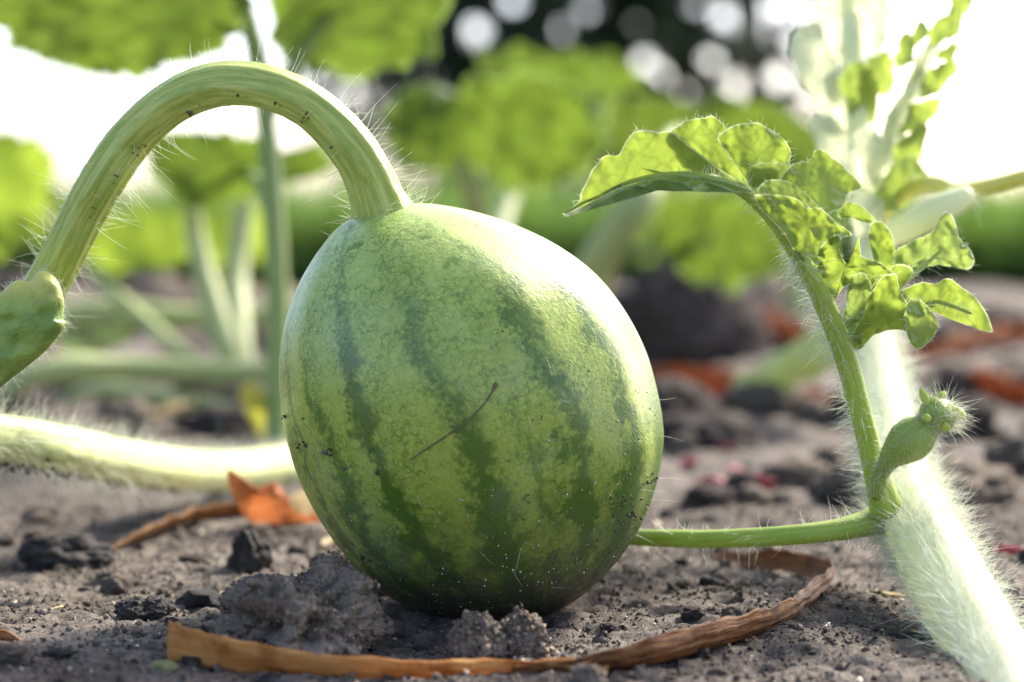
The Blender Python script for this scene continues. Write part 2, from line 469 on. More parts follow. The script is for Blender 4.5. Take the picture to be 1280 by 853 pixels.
def mat_dry(name, c1, c2, c3, tr=0.25, rough=0.45, fib=1.0):
    b = NB(name); p = b.mm(); sx = b.sep(b.attr().outputs['Vector'])
    v = b.n('CombineXYZ', {0: b.math('MULTIPLY', sx[0], 3.2), 1: b.math('MULTIPLY', sx[1], 0.12), 2: 0.0}).outputs[0]
    n1 = b.noise(v, 1.0, 4, 0.65); n2 = b.noise(p, 0.16, 4, 0.6); n3 = b.noise(p, 1.6, 4, 0.6)
    c = b.mix(b.sstep(n1, 0.36, 0.64), c1, c2)
    c = b.mix(b.sstep(n2, 0.5, 0.72, 0, 0.85), c, c3)
    c = b.mix(b.sstep(n3, 0.62, 0.75, 0, 0.8), c, (0.10, 0.085, 0.07))
    nb = b.bump(b.math('ADD', n1, b.math('MULTIPLY', n3, 0.3)), 0.00035 * fib, 0.8)
    s1 = b.bsdf(Base_Color=c, Roughness=rough, Normal=nb, Specular_IOR_Level=0.2)
    s2 = b.n('BsdfTranslucent', {'Color': c, 'Normal': nb}).outputs[0]
    return b.done(b.n('MixShader', {0: tr, 1: s1, 2: s2}).outputs[0])

def mat_simple(name, col, rough=0.6, tr=0.0, var=0.3, scale=0.5):
    b = NB(name); p = b.mm(); n1 = b.noise(p, scale, 4, 0.6)
    c = b.mix(n1, tuple(x * (1 - var) for x in col), tuple(min(1, x * (1 + var)) for x in col))
    sh = b.bsdf(Base_Color=c, Roughness=rough, Normal=b.bump(n1, 0.0003, 0.5))
    if tr:
        sh = b.n('MixShader', {0: tr, 1: sh, 2: b.n('BsdfTranslucent', {'Color': c}).outputs[0]}).outputs[0]
    return b.done(sh)

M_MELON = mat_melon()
M_STALK = mat_stem('fruit_stalk', (0.52, 0.57, 0.14), (0.31, 0.39, 0.06), (0.45, 0.50, 0.13))
M_VINE = mat_stem('pale_vine', (0.82, 0.84, 0.60), (0.72, 0.77, 0.46), (0.80, 0.81, 0.60), trans=0.42)
M_PETIOLE = mat_stem('green_petiole', (0.42, 0.52, 0.10), (0.32, 0.43, 0.06), (0.44, 0.52, 0.12), streak=0.6, trans=0.25)
M_BGSTEM = mat_stem('background_stem', (0.30, 0.38, 0.13), (0.24, 0.33, 0.09), (0.32, 0.40, 0.15), trans=0.25)
M_PALESTEM = mat_stem('background_pale_stem', (0.44, 0.48, 0.20), (0.38, 0.43, 0.16), (0.48, 0.50, 0.23), trans=0.25)
M_HAIR = mat_hair()
M_LEAF = mat_leaf('young_leaf', (0.17, 0.26, 0.055), (0.33, 0.43, 0.055), (0.58, 0.62, 0.38), tf=0.45)
M_LEAF2 = mat_leaf('folded_leaf', (0.22, 0.32, 0.09), (0.34, 0.44, 0.09), (0.55, 0.60, 0.38), tf=0.42)
M_TIPLEAF = mat_leaf('shoot_tip_leaf', (0.20, 0.29, 0.07), (0.42, 0.54, 0.09), (0.5, 0.58, 0.3), tf=0.5)
M_BGLEAF = mat_leaf('background_leaf', (0.06, 0.105, 0.02), (0.125, 0.19, 0.02), (0.30, 0.42, 0.12), vein_scale=0.045, tf=0.5, spots=0.3, rough=0.42, vein=1.0)
M_BGLEAF_L = mat_leaf('background_leaf_light', (0.12, 0.19, 0.03), (0.26, 0.36, 0.035), (0.34, 0.40, 0.10), vein_scale=0.06, tf=0.5, spots=0.2)
M_SOIL = mat_soil('soil_ground')
M_GRAIN = mat_soil('soil_grain', bumpd=0.0002, tint=True)
M_CLOD = mat_soil('dry_clod', (0.215, 0.168, 0.123), (0.105, 0.080, 0.057), (0.30, 0.24, 0.182), bumpd=0.0005)
M_DARK = mat_soil('damp_dark_clod', (0.030, 0.024, 0.020), (0.015, 0.012, 0.010), (0.055, 0.046, 0.039), wet=0.08, bumpd=0.0005, sparkle=0.5)
M_FARCLOD = mat_soil('dark_brown_clod', (0.085, 0.066, 0.054), (0.05, 0.038, 0.031), (0.13, 0.105, 0.088), bumpd=0.0008)  # darker brown earth for the far mounds and some scattered clods
M_DRY = mat_dry('dry_brown_leaf', (0.15, 0.045, 0.014), (0.33, 0.145, 0.042), (0.07, 0.02, 0.009), fib=1.6)
M_DRYO = mat_dry('dry_orange_leaf', (0.56, 0.24, 0.055), (0.68, 0.36, 0.12), (0.38, 0.14, 0.03), tr=0.35, rough=0.55)
M_DRYR = mat_dry('dry_russet_leaf', (0.36, 0.10, 0.030), (0.48, 0.18, 0.06), (0.20, 0.06, 0.02), tr=0.35, rough=0.6)
M_DRYL = mat_dry('dry_ochre_leaf', (0.30, 0.14, 0.045), (0.42, 0.23, 0.085), (0.16, 0.065, 0.025), tr=0.25, rough=0.6)
M_TAN = mat_dry('dry_tan_leaf', (0.50, 0.38, 0.20), (0.62, 0.50, 0.28), (0.35, 0.22, 0.1), tr=0.3, rough=0.6)

# ================================================================== GROUND
def grow(start, step, rate, end):
    out = []; x = start; s = step
    while x < end:
        s *= rate; x += s; out.append(x)
    return out
gx_d = np.arange(-0.112, 0.1121, 0.00072)
gx_o = grow(0.1121, 0.00072, 1.085, 60.0)
GXS = np.array([-v for v in gx_o[::-1]] + list(gx_d) + gx_o)
gy_d = np.arange(0.335, 0.56, 0.00072)
GYS = np.array([2 * 0.335 - v for v in grow(0.335, 0.0007, 1.13, 3.0)][::-1] + list(gy_d) + grow(0.56, 0.00072, 1.045, 90.0))
MELON_BASE = np.array([0.0, D, 0])
def gheight(x, y):
    v = Vector((x, y, 0.3))
    h = 0.0018 * mnoise.noise(v * 28) + 0.0011 * (0.35 - abs(mnoise.noise(v * 85)))
    if y < 1.2 and abs(x) < 0.5:
        a = mnoise.noise(v * 190); b = mnoise.noise(v * 420); c = mnoise.noise(v * 800)
        h += 0.0019 * (0.30 - abs(a)) + 0.0011 * (0.3 - abs(b)) + 0.00034 * c
        pit = mnoise.noise(v * 120 + Vector((3, 8, 1)))
        if pit > 0.2: h -= 0.006 * (pit - 0.2)
    if y > 0.55:
        f = min(1.0, (y - 0.55) / 0.5)
        h += f * (0.008 * mnoise.noise(v * 13) + 0.005 * (0.3 - abs(mnoise.noise(v * 31))))
    if y > 3: h *= max(0.2, 3 / y)
    return h
nx, ny = len(GXS), len(GYS)
GV = np.array([(x, y, gheight(x, y)) for y in GYS for x in GXS])
ii, jj = np.meshgrid(np.arange(ny - 1), np.arange(nx - 1), indexing='ij')
a_ = (ii * nx + jj).ravel()
GF = np.stack([a_, a_ + 1, a_ + nx + 1, a_ + nx], 1)
ground = obj('ground', GV, GF, M_SOIL)
tag(ground, 'bare grey brown garden soil around the watermelon', 'soil', kind='structure')

# lawn beyond the bed
def mat_lawn():
    b = NB('lawn'); p = b.n('TexCoord').outputs['Object']
    n = b.noise(p, 3.0, 5); n2 = b.noise(p, 0.5, 3)
    c = b.mix(n, (0.05, 0.10, 0.015), (0.12, 0.20, 0.03)); c = b.mix(b.math('MULTIPLY', n2, 0.5), c, (0.15, 0.20, 0.05))
    return b.done(b.bsdf(Base_Color=c, Roughness=0.8, Normal=b.bump(n, 0.05)))
LX = np.array([-60, -30, -15, -8, -4, -2, -1, -.5, 0, .5, 1, 2, 4, 8, 15, 30, 60.]); LY = np.array([2.35, 2.6, 3, 4, 6, 9, 14, 22, 35, 60, 89.0])
LV = np.array([(x, y + (0.12 * mnoise.noise(Vector((x * 2.3, 0, 1))) if y < 2.5 else 0), 0.014 + 0.006 * mnoise.noise(Vector((x, y, 2)))) for y in LY for x in LX])
ii, jj = np.meshgrid(np.arange(len(LY) - 1), np.arange(len(LX) - 1), indexing='ij'); a_ = (ii * len(LX) + jj).ravel()
lawn = obj('lawn', LV, np.stack([a_, a_ + 1, a_ + len(LX) + 1, a_ + len(LX)], 1), mat_lawn())
tag(lawn, 'bright green grass strip beyond the soil bed', 'lawn', kind='structure')
# grass blades on its near part
nb_ = 26000
gy = 2.35 + 9 * RNG.uniform(0, 1, nb_) ** 2.2; gx = RNG.uniform(-0.36, 0.36, nb_) * gy
gl = RNG.uniform(0.04, 0.11, nb_); an = RNG.uniform(0, math.pi, nb_)
base = np.stack([gx, gy, np.full(nb_, 0.012)], 1); wv = np.stack([np.cos(an), np.sin(an), np.zeros(nb_)], 1) * 0.004
lean = np.stack([RNG.normal(0, .3, nb_), RNG.normal(0, .3, nb_), np.ones(nb_)], 1) * gl[:, None]
V = np.stack([base - wv, base + wv, base + lean], 1).reshape(-1, 3); F = np.arange(nb_ * 3).reshape(-1, 3)
M_GRASS = mat_simple('grass_blade', (0.13, 0.22, 0.035), tr=0.45, scale=0.01)
gr = obj('grass', V, F, M_GRASS, smooth=False); tag(gr, 'short sunlit grass growing on the strip beyond the soil bed', 'grass', kind='stuff')

# ================================================================== WATERMELON
SIL = np.array([(472, 264), (432, 281), (405, 310), (380, 350), (362, 395), (353, 440), (352, 490), (358, 540), (374, 595), (399, 645), (430, 690), (470, 733), (520, 764), (578, 780), (632, 782), (660, 779),
                (690, 769), (730, 745), (770, 705), (800, 660), (819, 610), (828, 560), (828, 530), (821, 490), (806, 440), (780, 390), (745, 345), (700, 310), (650, 285), (600, 268), (550, 258), (512, 257)], float)
A0 = np.array([472.0, 264.0]); A1 = np.array([655.0, 780.0])
ax = (A1 - A0); AL = np.linalg.norm(ax); ax /= AL; pr = np.array([-ax[1], ax[0]])      # pr points image-left
sil = crom(SIL, 800, closed=True); tt = (sil - A0) @ ax; dd = (sil - A0) @ pr
t_lo, t_hi = tt.min(), tt.max()
i0, i1 = tt.argmin(), tt.argmax()
def side(sgn):
    m = (dd * sgn) >= -6
    order = np.argsort(tt[m]); return tt[m][order], dd[m][order]
# split the closed outline at its two extreme points
idx = np.arange(800)
if i0 < i1: s1 = idx[i0:i1 + 1]; s2 = np.concatenate([idx[i1:], idx[:i0 + 1]])
else: s1 = idx[i1:i0 + 1]; s2 = np.concatenate([idx[i0:], idx[:i1 + 1]])
sides = []
for s in (s1, s2):
    o_ = np.argsort(tt[s]); sides.append((tt[s][o_], dd[s][o_]))
if sides[0][1].mean() < sides[1][1].mean(): sides = sides[::-1]
NL, NA = 150, 240
MV, MT = [], []
AX3 = RT * ax[0] - UP * ax[1]; PR3 = RT * pr[0] - UP * pr[1]
cen3 = P(A0[0], A0[1], 1.0)
for i in range(NL):
    th = math.pi * (i + 0.25) / (NL - 0.5); f = (1 - math.cos(th)) / 2; t = t_lo + (t_hi - t_lo) * f
    l = np.interp(t, *sides[0]); r = np.interp(t, *sides[1])
    mid, rad = (l + r) / 2, (l - r) / 2
    dep = (-34 + 60 * f) * PX
    for j in range(NA):
        ph = 2 * math.pi * j / NA                       # ph = pi faces the camera, left to right as u grows
        cx, cy = -math.sin(ph), math.cos(ph)            # (image right, away)
        lump = 1 + 0.006 * math.cos(13.5 * ph + 1.0) * math.sin(th) + 0.008 * mnoise.noise(Vector((math.cos(ph) * 1.4, math.sin(ph) * 1.4, f * 3)))
        q = cen3 + AX3 * t * PX + PR3 * (mid - cx * rad * lump) * PX + FW * (cy * rad * lump * PX + dep)
        MV.append(q); MT.append((j / NA, f, 0))
MV = np.array(MV)
MF = [(i * NA + j, (i + 1) * NA + j, (i + 1) * NA + (j + 1) % NA, i * NA + (j + 1) % NA) for i in range(NL - 1) for j in range(NA)]
MF += [tuple(range(NA)), tuple((NL - 1) * NA + j for j in range(NA - 1, -1, -1))]
zmin = MV[:, 2].min()
melon_base = np.array([MV[MV[:, 2].argmin()][0], MV[MV[:, 2].argmin()][1], 0.0])
melon = empty('watermelon', melon_base, 'small round striped green watermelon standing on the soil under its arched hairy stalk', 'watermelon')
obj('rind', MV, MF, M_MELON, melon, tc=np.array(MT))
BV = BVHTree.FromPolygons([Vector(v) for v in MV], MF)
def on_melon(px, py):
    d = nrm(P(px, py, 1.0) - CAM)
    h = BV.ray_cast(Vector(CAM), Vector(d))
    return (np.array(h[0]), np.array(h[1]) * (1 if Vector(d).dot(h[1]) < 0 else -1)) if h[0] is not None else (None, None)

# arched stalk
ST = [(490, 316, .99, 50), (484, 292, .986, 45), (478, 268, .982, 39), (470, 245, .98, 34), (459, 218, .978, 31), (443, 190, .976, 29.5), (420, 162, .975, 28.5), (388, 134, .975, 28), (350, 115, .975, 27.5), (310, 106, .98, 27), (270, 107, .985, 27), (228, 121, .99, 27),
      (190, 147, .995, 27), (158, 180, 1.0, 27), (130, 220, 1.0, 27), (106, 262, 1.005, 27), (84, 306, 1.01, 27), (58, 354, 1.02, 27), (24, 404, 1.03, 28), (-18, 450, 1.04, 30), (-70, 490, 1.05, 32), (-120, 530, 1.045, 30)]
rib_s = lambda ph, t: 1 + 0.05 * np.cos(7 * ph + 3 * t) + 0.03 * np.cos(3 * ph - 9 * t) + 0.02 * math.sin(31 * t)
(tv, tf, tt_), st_path, st_rad = pxtube(ST, 150, 54, rib=rib_s, lump=0.03, lf=500)
stalk = obj('stalk', tv, tf, M_STALK, melon, tc=tt_)
def want_st(t, n):
    return (0.25 + 0.75 * max(0, n[2]) + 0.4 * max(0, n[0])) * (0.12 if n[1] < -0.3 else 1.0)
tube_hairs(st_path, st_rad, 620, 30, 'stalk_hair', stalk, M_HAIR, t0=0.05, t1=0.72, lean=0.15, want=want_st)
tube_hairs(st_path, st_rad, 260, 32, 'base_hair', stalk, M_HAIR, t0=0.035, t1=0.12, lean=0.2, want=lambda t, n: 1.0 if n[0] > 0.1 else 0.35, jit=0.8)
tube_hairs(st_path, st_rad, 420, 36, 'lower_hair', stalk, M_HAIR, r=0.038e-3, t0=0.6, t1=0.98, lean=-0.1, jit=0.6, want=lambda t, n: 0.25 if n[1] < -0.4 else 1.0)

_T, _N, _B = frames(st_path)
sq, ssz = [], []
for t, n_ in [(.2, 5), (.27, 9), (.33, 12), (.38, 5), (.44, 8), (.52, 10), (.57, 6), (.61, 9), (.66, 14), (.71, 8), (.5, 6)]:
    a0 = RNG.uniform(-1.0, 1.0)
    for _ in range(n_):
        i = int(np.clip((t + RNG.normal(0, .006)) * 149, 0, 149)); best = None
        dn = nrm(np.array([0.1, -0.6, -0.75 + a0 * 0.35]) + RNG.normal(0, .13, 3)); dn = nrm(dn - _T[i] * (dn @ _T[i]))
        sq.append(st_path[i] + dn * st_rad[i] * 1.01); ssz.append(0.00016 * RNG.lognormal(0, .5))
STALK_DIRT = (np.array(sq), np.array(ssz))
# dirt specks and stray hairs sticking to the rind
def octa_bits(pts, sizes, squash=None):
    O = np.array([(1, 0, 0), (-1, 0, 0), (0, 1, 0), (0, -1, 0), (0, 0, 1), (0, 0, -1)], float)
    OF = np.array([(0, 2, 4), (2, 1, 4), (1, 3, 4), (3, 0, 4), (2, 0, 5), (1, 2, 5), (3, 1, 5), (0, 3, 5)])
    n = len(pts)
    j = O[None] * RNG.uniform(0.55, 1.25, (n, 6, 1)) + RNG.normal(0, 0.16, (n, 6, 3))
    q = nrm(RNG.normal(size=(n, 4))); x, y, z, w_ = q.T
    R = np.stack([np.stack([1 - 2 * (y * y + z * z), 2 * (x * y - z * w_), 2 * (x * z + y * w_)], 1), np.stack([2 * (x * y + z * w_), 1 - 2 * (x * x + z * z), 2 * (y * z - x * w_)], 1), np.stack([2 * (x * z - y * w_), 2 * (y * z + x * w_), 1 - 2 * (x * x + y * y)], 1)], 1)
    V = np.einsum('nij,nkj->nki', R, j) * np.asarray(sizes)[:, None, None] + np.asarray(pts)[:, None, :]
    F = (OF[None] + (np.arange(n) * 6)[:, None, None]).reshape(-1, 3)
    return V.reshape(-1, 3), F
pts, sz, tn = [], [], []
def add_speck(px, py, s, t):
    q, n = on_melon(px, py)
    if q is not None: pts.append(q + n * s * 0.35); sz.append(s); tn.append(t)
for _ in range(1700):
    x = RNG.uniform(350, 832); y = RNG.uniform(270, 785)
    d = np.clip((y - 330) / 420, 0.05, 1) ** 1.3 * (0.35 + 0.65 * np.clip((x - 420) / 330, 0, 1))
    if RNG.uniform() < d: add_speck(x, y, RNG.lognormal(math.log(0.00013), 0.35), RNG.choice([0.98, 0.9, 0.3, 1.0], p=[.3, .25, .2, .25]))
for cx, cy, sp, n, s in [(660, 625, 8, 14, .00022), (770, 628, 14, 40, .00024), (690, 700, 22, 40, .0002), (700, 655, 30, 60, .00013), (745, 640, 25, 40, .00014), (790, 650, 14, 40, .0003), (740, 690, 22, 50, .00022),
                         (410, 566, 5, 14, .0003), (434, 584, 4, 8, .00025), (376, 553, 5, 10, .0003), (357, 523, 3, 5, .0003), (461, 562, 5, 8, .00018), (473, 590, 4, 8, .00022), (500, 715, 25, 16, .0002), (640, 720, 40, 40, .00018), (676, 522, 6, 8, .0002), (560, 735, 40, 30, .0002), (690, 462, 6, 8, .00012),
                         (580, 528, 12, 26, .00013), (460, 700, 18, 30, .0003), (812, 600, 8, 20, .0003)]:
    for _ in range(int(n * .7)):
        add_speck(cx + RNG.normal(0, sp), cy + RNG.normal(0, sp * 0.5), s * RNG.uniform(0.35, 1.5), RNG.uniform(0.1, 0.97))
V, F = octa_bits(pts, sz)
sp = obj('dirt_speck', V, F, M_GRAIN, melon, col=np.repeat(tn, 6)); sp['kind'] = 'stuff'
V, F = octa_bits(*STALK_DIRT)
sd = obj('stalk_dirt', V, F, M_GRAIN, stalk, col=np.repeat(RNG.uniform(.1, .9, len(STALK_DIRT[0])), 6)); sd['kind'] = 'stuff'
hp, hd, hl = [], [], []
for px, py, dx, dy, L in [(826, 500, .9, .1, 26), (827, 545, 1, .15, 30), (826, 598, .9, -.2, 26), (818, 625, .8, -.2, 30), (800, 612, 1, .1, 30), (388, 590, .6, .8, 24), (402, 566, .7, .6, 16), (405, 650, .9, .35, 36), (650, 690, -.3, .9, 34), (640, 712, .5, .8, 24), (690, 470, -.3, -.8, 30), (660, 520, .2, .8, 24), (522, 620, .4, .9, 18), (700, 500, .9, .2, 14), (600, 690, .7, .5, 20), (690, 735, .5, -.3, 26), (800, 668, .8, .3, 26)]:
    q, n = on_melon(px, py)
    if q is None: q, n = on_melon(px - 6, py)
    if q is None: continue
    hp.append(q); hd.append(RT * dx - UP * dy * -1 * -1 + n * 0.35); hl.append(L * PX)
V, F = hair_mesh(np.array(hp), np.array(hd), np.array(hl), 0.04e-3, RNG.normal(size=(len(hp), 3)) * 0.15, seg=5)
o = obj('stray_hair', V, F, M_HAIR, melon); o['kind'] = 'stuff'

# dry twig lying on the rind
tw = []
for x, y in crom([(512, 575), (535, 560), (556, 546), (580, 530), (598, 513), (611, 497), (621, 479)], 26):
    q, n = on_melon(x, y); tw.append(q + n * 0.00012)
twr = np.array([0.5 + 0.5 * math.sin(i * 1.7) ** 2 for i in range(26)]) * 0.00006 + 0.00009; twr[-3:] = [0.00022, 0.0004, 0.00028]; twr[:3] *= 0.5
V, F, T = tube(np.array(tw), twr, 8, lump=0.3, lf=3000)
M_TWIG = mat_simple('dead_tendril', (0.13, 0.10, 0.04), scale=1.5)
tag(obj('twig', V, F, M_TWIG, origin=tw[0]), 'thin dark dead tendril stuck slantwise across the front of the striped melon', 'twig')

# ================================================================== RIGHT VINE with leaf, bud and shoot tip
vine = empty('watermelon_vine', P(1235, 853, 0.88) * np.array([1, 1, 0]), 'thick pale hairy watermelon vine rising from the soil, with crinkled leaf and fruit bud', 'vine')
RV = [(1310, 985, .80, 54.1), (1268, 890, .86, 52.5), (1230, 810, .91, 50.8), (1190, 735, .96, 49.2), (1152, 665, 1.0, 45.9), (1128, 605, 1.05, 39.4), (1114, 545, 1.10, 34.4), (1104, 490, 1.15, 29.5), (1096, 440, 1.19, 25.4), (1090, 380, 1.22, 22.1), (1086, 310, 1.24, 19.7), (1080, 240, 1.25, 15.4), (1072, 160, 1.26, 14.0), (1066, 80, 1.27, 12.6), (1062, 0, 1.28, 10.5), (1060, -80, 1.29, 7.0)]
rib_v = lambda ph, t: 1 + 0.03 * np.cos(6 * ph + 2 * t)
(V, F, T), v_path, v_rad = pxtube(RV, 110, 36, rib=rib_v, lump=0.05, lf=250)
mstem = obj('main_stem', V, F, M_VINE, vine, tc=T)
tube_hairs(v_path, v_rad, 11000, 28, 'stem_hair', mstem, M_HAIR, r=0.04e-3, t0=0.05, t1=0.62, lean=0.2, jit=0.9)
tube_hairs(v_path, v_rad, 1800, 26, 'node_hair', mstem, M_HAIR, t0=0.24, t1=0.33, lean=-0.3, jit=0.9)
tube_hairs(v_path, v_rad, 900, 22, 'upper_hair', mstem, M_HAIR, t0=0.6, t1=1, lean=0.25, jit=0.7)
# side stalk that runs from the node to behind the melon
SS = [(1112, 648, 1.01, 22), (1085, 654, 1.005, 17), (1050, 662, 1.0, 14), (1000, 668, 1.0, 12.5), (940, 672, 1.01, 12), (880, 674, 1.02, 11.5), (830, 673, 1.03, 11), (790, 672, 1.05, 10), (750, 672, 1.08, 9)]
(V, F, T), s_path, s_rad = pxtube(SS, 70, 20, lump=0.02)
ss = obj('side_stalk', V, F, M_PETIOLE, vine, tc=T)
tube_hairs(s_path, s_rad, 150, 20, 'stalk_hair', ss, M_HAIR, jit=0.7)
tube_hairs(s_path, s_rad, 160, 22, 'node_hair', ss, M_HAIR, t0=0, t1=0.25, jit=0.9)
# petiole and midrib of the big arched leaf
PT = [(1108, 640, 1.0, 20.8), (1098, 600, .995, 16.8), (1086, 555, .99, 14.4), (1073, 505, .985, 13.6), (1058, 450, .98, 14.0), (1040, 402, .98, 13.6), (1016, 352, .98, 12.0), (990, 308, .98, 10.4), (960, 268, .98, 8.8), (925, 238, .98, 6.8), (885, 222, .982, 5.2), (835, 219, .985, 4.0), (785, 228, .99, 2.8), (740, 248, .995, 2.1), (706, 267, 1.0, 1.6)]
def KS(px):
    """the leaf leans towards the viewer the farther it is from its stalk"""
    return -0.062 * (1 - math.exp(-max(0, 1055 - px) / 120.0))
PT = [(a, b, k + KS(a), q) for a, b, k, q in PT]
(V, F, T), p_path, p_rad = pxtube(PT, 90, 18, lump=0.03)
pet = obj('petiole', V, F, M_PETIOLE, vine, tc=T)
tube_hairs(p_path, p_rad, 1100, 24, 'petiole_hair', pet, M_HAIR, t0=0.05, t1=0.5, lean=-0.1, want=lambda t, n: 1.0 if n[0] < -0.2 else 0.35)
tube_hairs(p_path, p_rad, 300, 12, 'midrib_hair', pet, M_HAIR, t0=0.45, t1=0.8)
lobes = [
    # terminal lobe, one side above and one below the midrib
    dict(o=[(703, 269), (724, 252), (729, 235), (742, 209), (757, 195), (775, 193), (788, 169), (803, 162), (822, 166), (840, 164), (862, 183), (890, 205), (935, 236), (885, 226), (835, 223), (785, 232), (742, 252)], k=.985, tilt=(.02, .3), ruf=1.6, rf=.035, s=1, jag=2),
    dict(o=[(706, 269), (745, 250), (790, 230), (840, 221), (890, 224), (940, 238), (925, 241), (887, 229), (866, 236), (855, 230), (827, 224), (803, 234), (790, 233), (747, 253), (723, 267)], k=.974, tilt=(.02, -.35), ruf=1.0, rf=.05, s=2, jag=1.5),
    dict(o=[(838, 168), (848, 158), (860, 151), (874, 148), (892, 146), (905, 154), (909, 166), (925, 195), (945, 232), (925, 236), (895, 214), (865, 188)], k=.985, tilt=(.05, .3), ruf=1.8, rf=.04, s=3, jag=1.5),
    dict(o=[(896, 172), (911, 161), (925, 155), (944, 153), (960, 160), (975, 168), (986, 182), (988, 198), (978, 212), (968, 232), (960, 258), (945, 244), (930, 225), (912, 195)], k=.985, tilt=(.05, .3), ruf=1.8, rf=.045, s=4, jag=1.5),
    dict(o=[(940, 208), (960, 204), (985, 206), (992, 216), (975, 224), (955, 228), (943, 236), (935, 226)], k=.985, tilt=(.1, .8), ruf=1.5, rf=.06, s=5, jag=1, m=2),
    # upright triangular lobe
    dict(o=[(982, 226), (995, 209), (1014, 203), (1023, 192), (1041, 202), (1056, 215), (1071, 232), (1057, 241), (1053, 252), (1034, 264), (1010, 262), (992, 244)], k=.99, tilt=(.1, .3), ruf=1.8, rf=.045, s=6, jag=2),
    # large ruffled side lobe in front of the midrib
    dict(o=[(943, 245), (960, 243), (984, 246), (1000, 250), (1008, 259), (1022, 260), (1032, 268), (1046, 279), (1060, 287), (1066, 294), (1056, 297), (1040, 301), (1028, 305), (1030, 330), (1022, 352), (1004, 330), (985, 300), (965, 275), (950, 260)], k=.965, tilt=(-.05, .3), ruf=2.6, rf=.05, s=7, jag=2),
    dict(o=[(946, 240), (956, 228), (975, 225), (995, 232), (1015, 250), (1040, 272), (1064, 292), (1045, 282), (1020, 266), (1005, 262), (985, 250), (962, 247)], k=.975, tilt=(.1, .5), ruf=1.6, rf=.06, s=8, jag=1.5, m=2),
    # small spiky lobe
    dict(o=[(1022, 354), (1026, 330), (1027, 318), (1035, 304), (1052, 299), (1050, 317), (1060, 330), (1071, 302), (1075, 322), (1092, 328), (1109, 340), (1082, 346), (1060, 352), (1046, 368), (1038, 392)], k=.965, tilt=(-.1, .25), ruf=2.6, rf=.06, s=9, jag=2),
    dict(o=[(1056, 395), (1060, 372), (1066, 350), (1080, 347), (1088, 372), (1086, 395), (1070, 409), (1060, 410)], k=.975, tilt=(.2, .5), ruf=3, rf=.06, s=10, jag=2, m=2),
    # right hand lobes
    dict(o=[(1062, 432), (1075, 405), (1085, 385), (1095, 362), (1105, 352), (1118, 350), (1122, 366), (1130, 378), (1136, 396), (1136, 412), (1118, 410), (1095, 415), (1078, 432)], k=.968, tilt=(-.05, .3), ruf=2.4, rf=.05, s=11, jag=2),
    dict(o=[(1136, 382), (1150, 378), (1164, 390), (1170, 408), (1163, 422), (1148, 435), (1139, 424), (1133, 405)], k=.962, tilt=(.3, .2), ruf=2.2, rf=.06, s=12, jag=2, m=2),
    dict(o=[(1110, 380), (1130, 366), (1151, 356), (1170, 357), (1184, 353), (1207, 367), (1224, 386), (1234, 410), (1222, 410), (1207, 404), (1183, 396), (1160, 388), (1135, 384), (1112, 392)], k=.985, tilt=(.12, .3), ruf=1.8, rf=.04, s=13, jag=1.5),
    dict(o=[(1108, 352), (1118, 335), (1126, 314), (1148, 300), (1165, 292), (1178, 273), (1190, 282), (1194, 298), (1210, 318), (1206, 334), (1185, 332), (1160, 330), (1140, 338), (1118, 350)], k=1.01, tilt=(.15, .3), ruf=3.0, rf=.05, s=14, jag=2, m=2),
    dict(o=[(1085, 350), (1092, 330), (1088, 300), (1092, 284), (1106, 286), (1116, 305), (1118, 330), (1108, 352), (1095, 372)], k=1.01, tilt=(.1, .2), ruf=2, rf=.05, s=15, jag=2),
    dict(o=[(1050, 258), (1062, 254), (1078, 262), (1092, 276), (1082, 278), (1066, 272), (1052, 272)], k=1.02, tilt=(.1, .3), ruf=1.5, rf=.06, s=16, jag=1),
    dict(o=[(1050, 420), (1060, 396), (1078, 376), (1100, 350), (1120, 336), (1135, 345), (1118, 372), (1100, 400), (1082, 424), (1064, 436)], k=.992, tilt=(-.05, .2), ruf=2, rf=.05, s=17, jag=1.5),
]
for l in lobes:
    cpx = np.mean([q[0] for q in l['o']]); slope = (KS(cpx + 5) - KS(cpx - 5)) / 10 * 1000
    if cpx > 1020: cc_ = np.mean(l['o'], 0); l['o'] = [tuple(cc_ + (np.array(q) - cc_) * 1.13) for q in l['o']]
    V, F, T = leafpx(l['o'], l['k'] + KS(cpx), (l['tilt'][0] + slope, l['tilt'][1]), ruf=l['ruf'], rf=l['rf'], seed=l['s'], n=110, rings=14, jag=l.get('jag', 0) * 1.5, dome=0.6)
    lo = obj('leaf_lobe', V, F, M_LEAF2 if l.get('m') else M_LEAF, vine, tc=T)
    rimp = V[-110:]
    hn = 46
    q = RNG.integers(0, 110, hn); c0 = V[0]
    hv, hf = hair_mesh(rimp[q], nrm(rimp[q] - c0) + RNG.normal(size=(hn, 3)) * 0.5, RNG.uniform(4, 11, hn) * PX, 0.03e-3, RNG.normal(size=(hn, 3)) * 0.15, seg=3)
    h_ = obj('edge_hair', hv, hf, M_HAIR, lo); h_['kind'] = 'stuff'
# branching veins to the right hand lobes
for c in ([(1056, 440, .985, 14), (1070, 412, .985, 10), (1090, 385, .985, 7), (1112, 362, .99, 5), (1140, 345, 1.0, 3.5), (1175, 315, 1.01, 2)], [(1085, 395, .985, 6), (1120, 380, .985, 4.5), (1165, 376, .985, 3), (1215, 392, .985, 1.8)]):
    (V, F, T), pp, rr = pxtube(c, 30, 12, lump=0.03)
    ve = obj('side_vein', V, F, M_PETIOLE, vine, tc=T)
    tube_hairs(pp, rr, 90, 14, 'vein_hair', ve, M_HAIR)

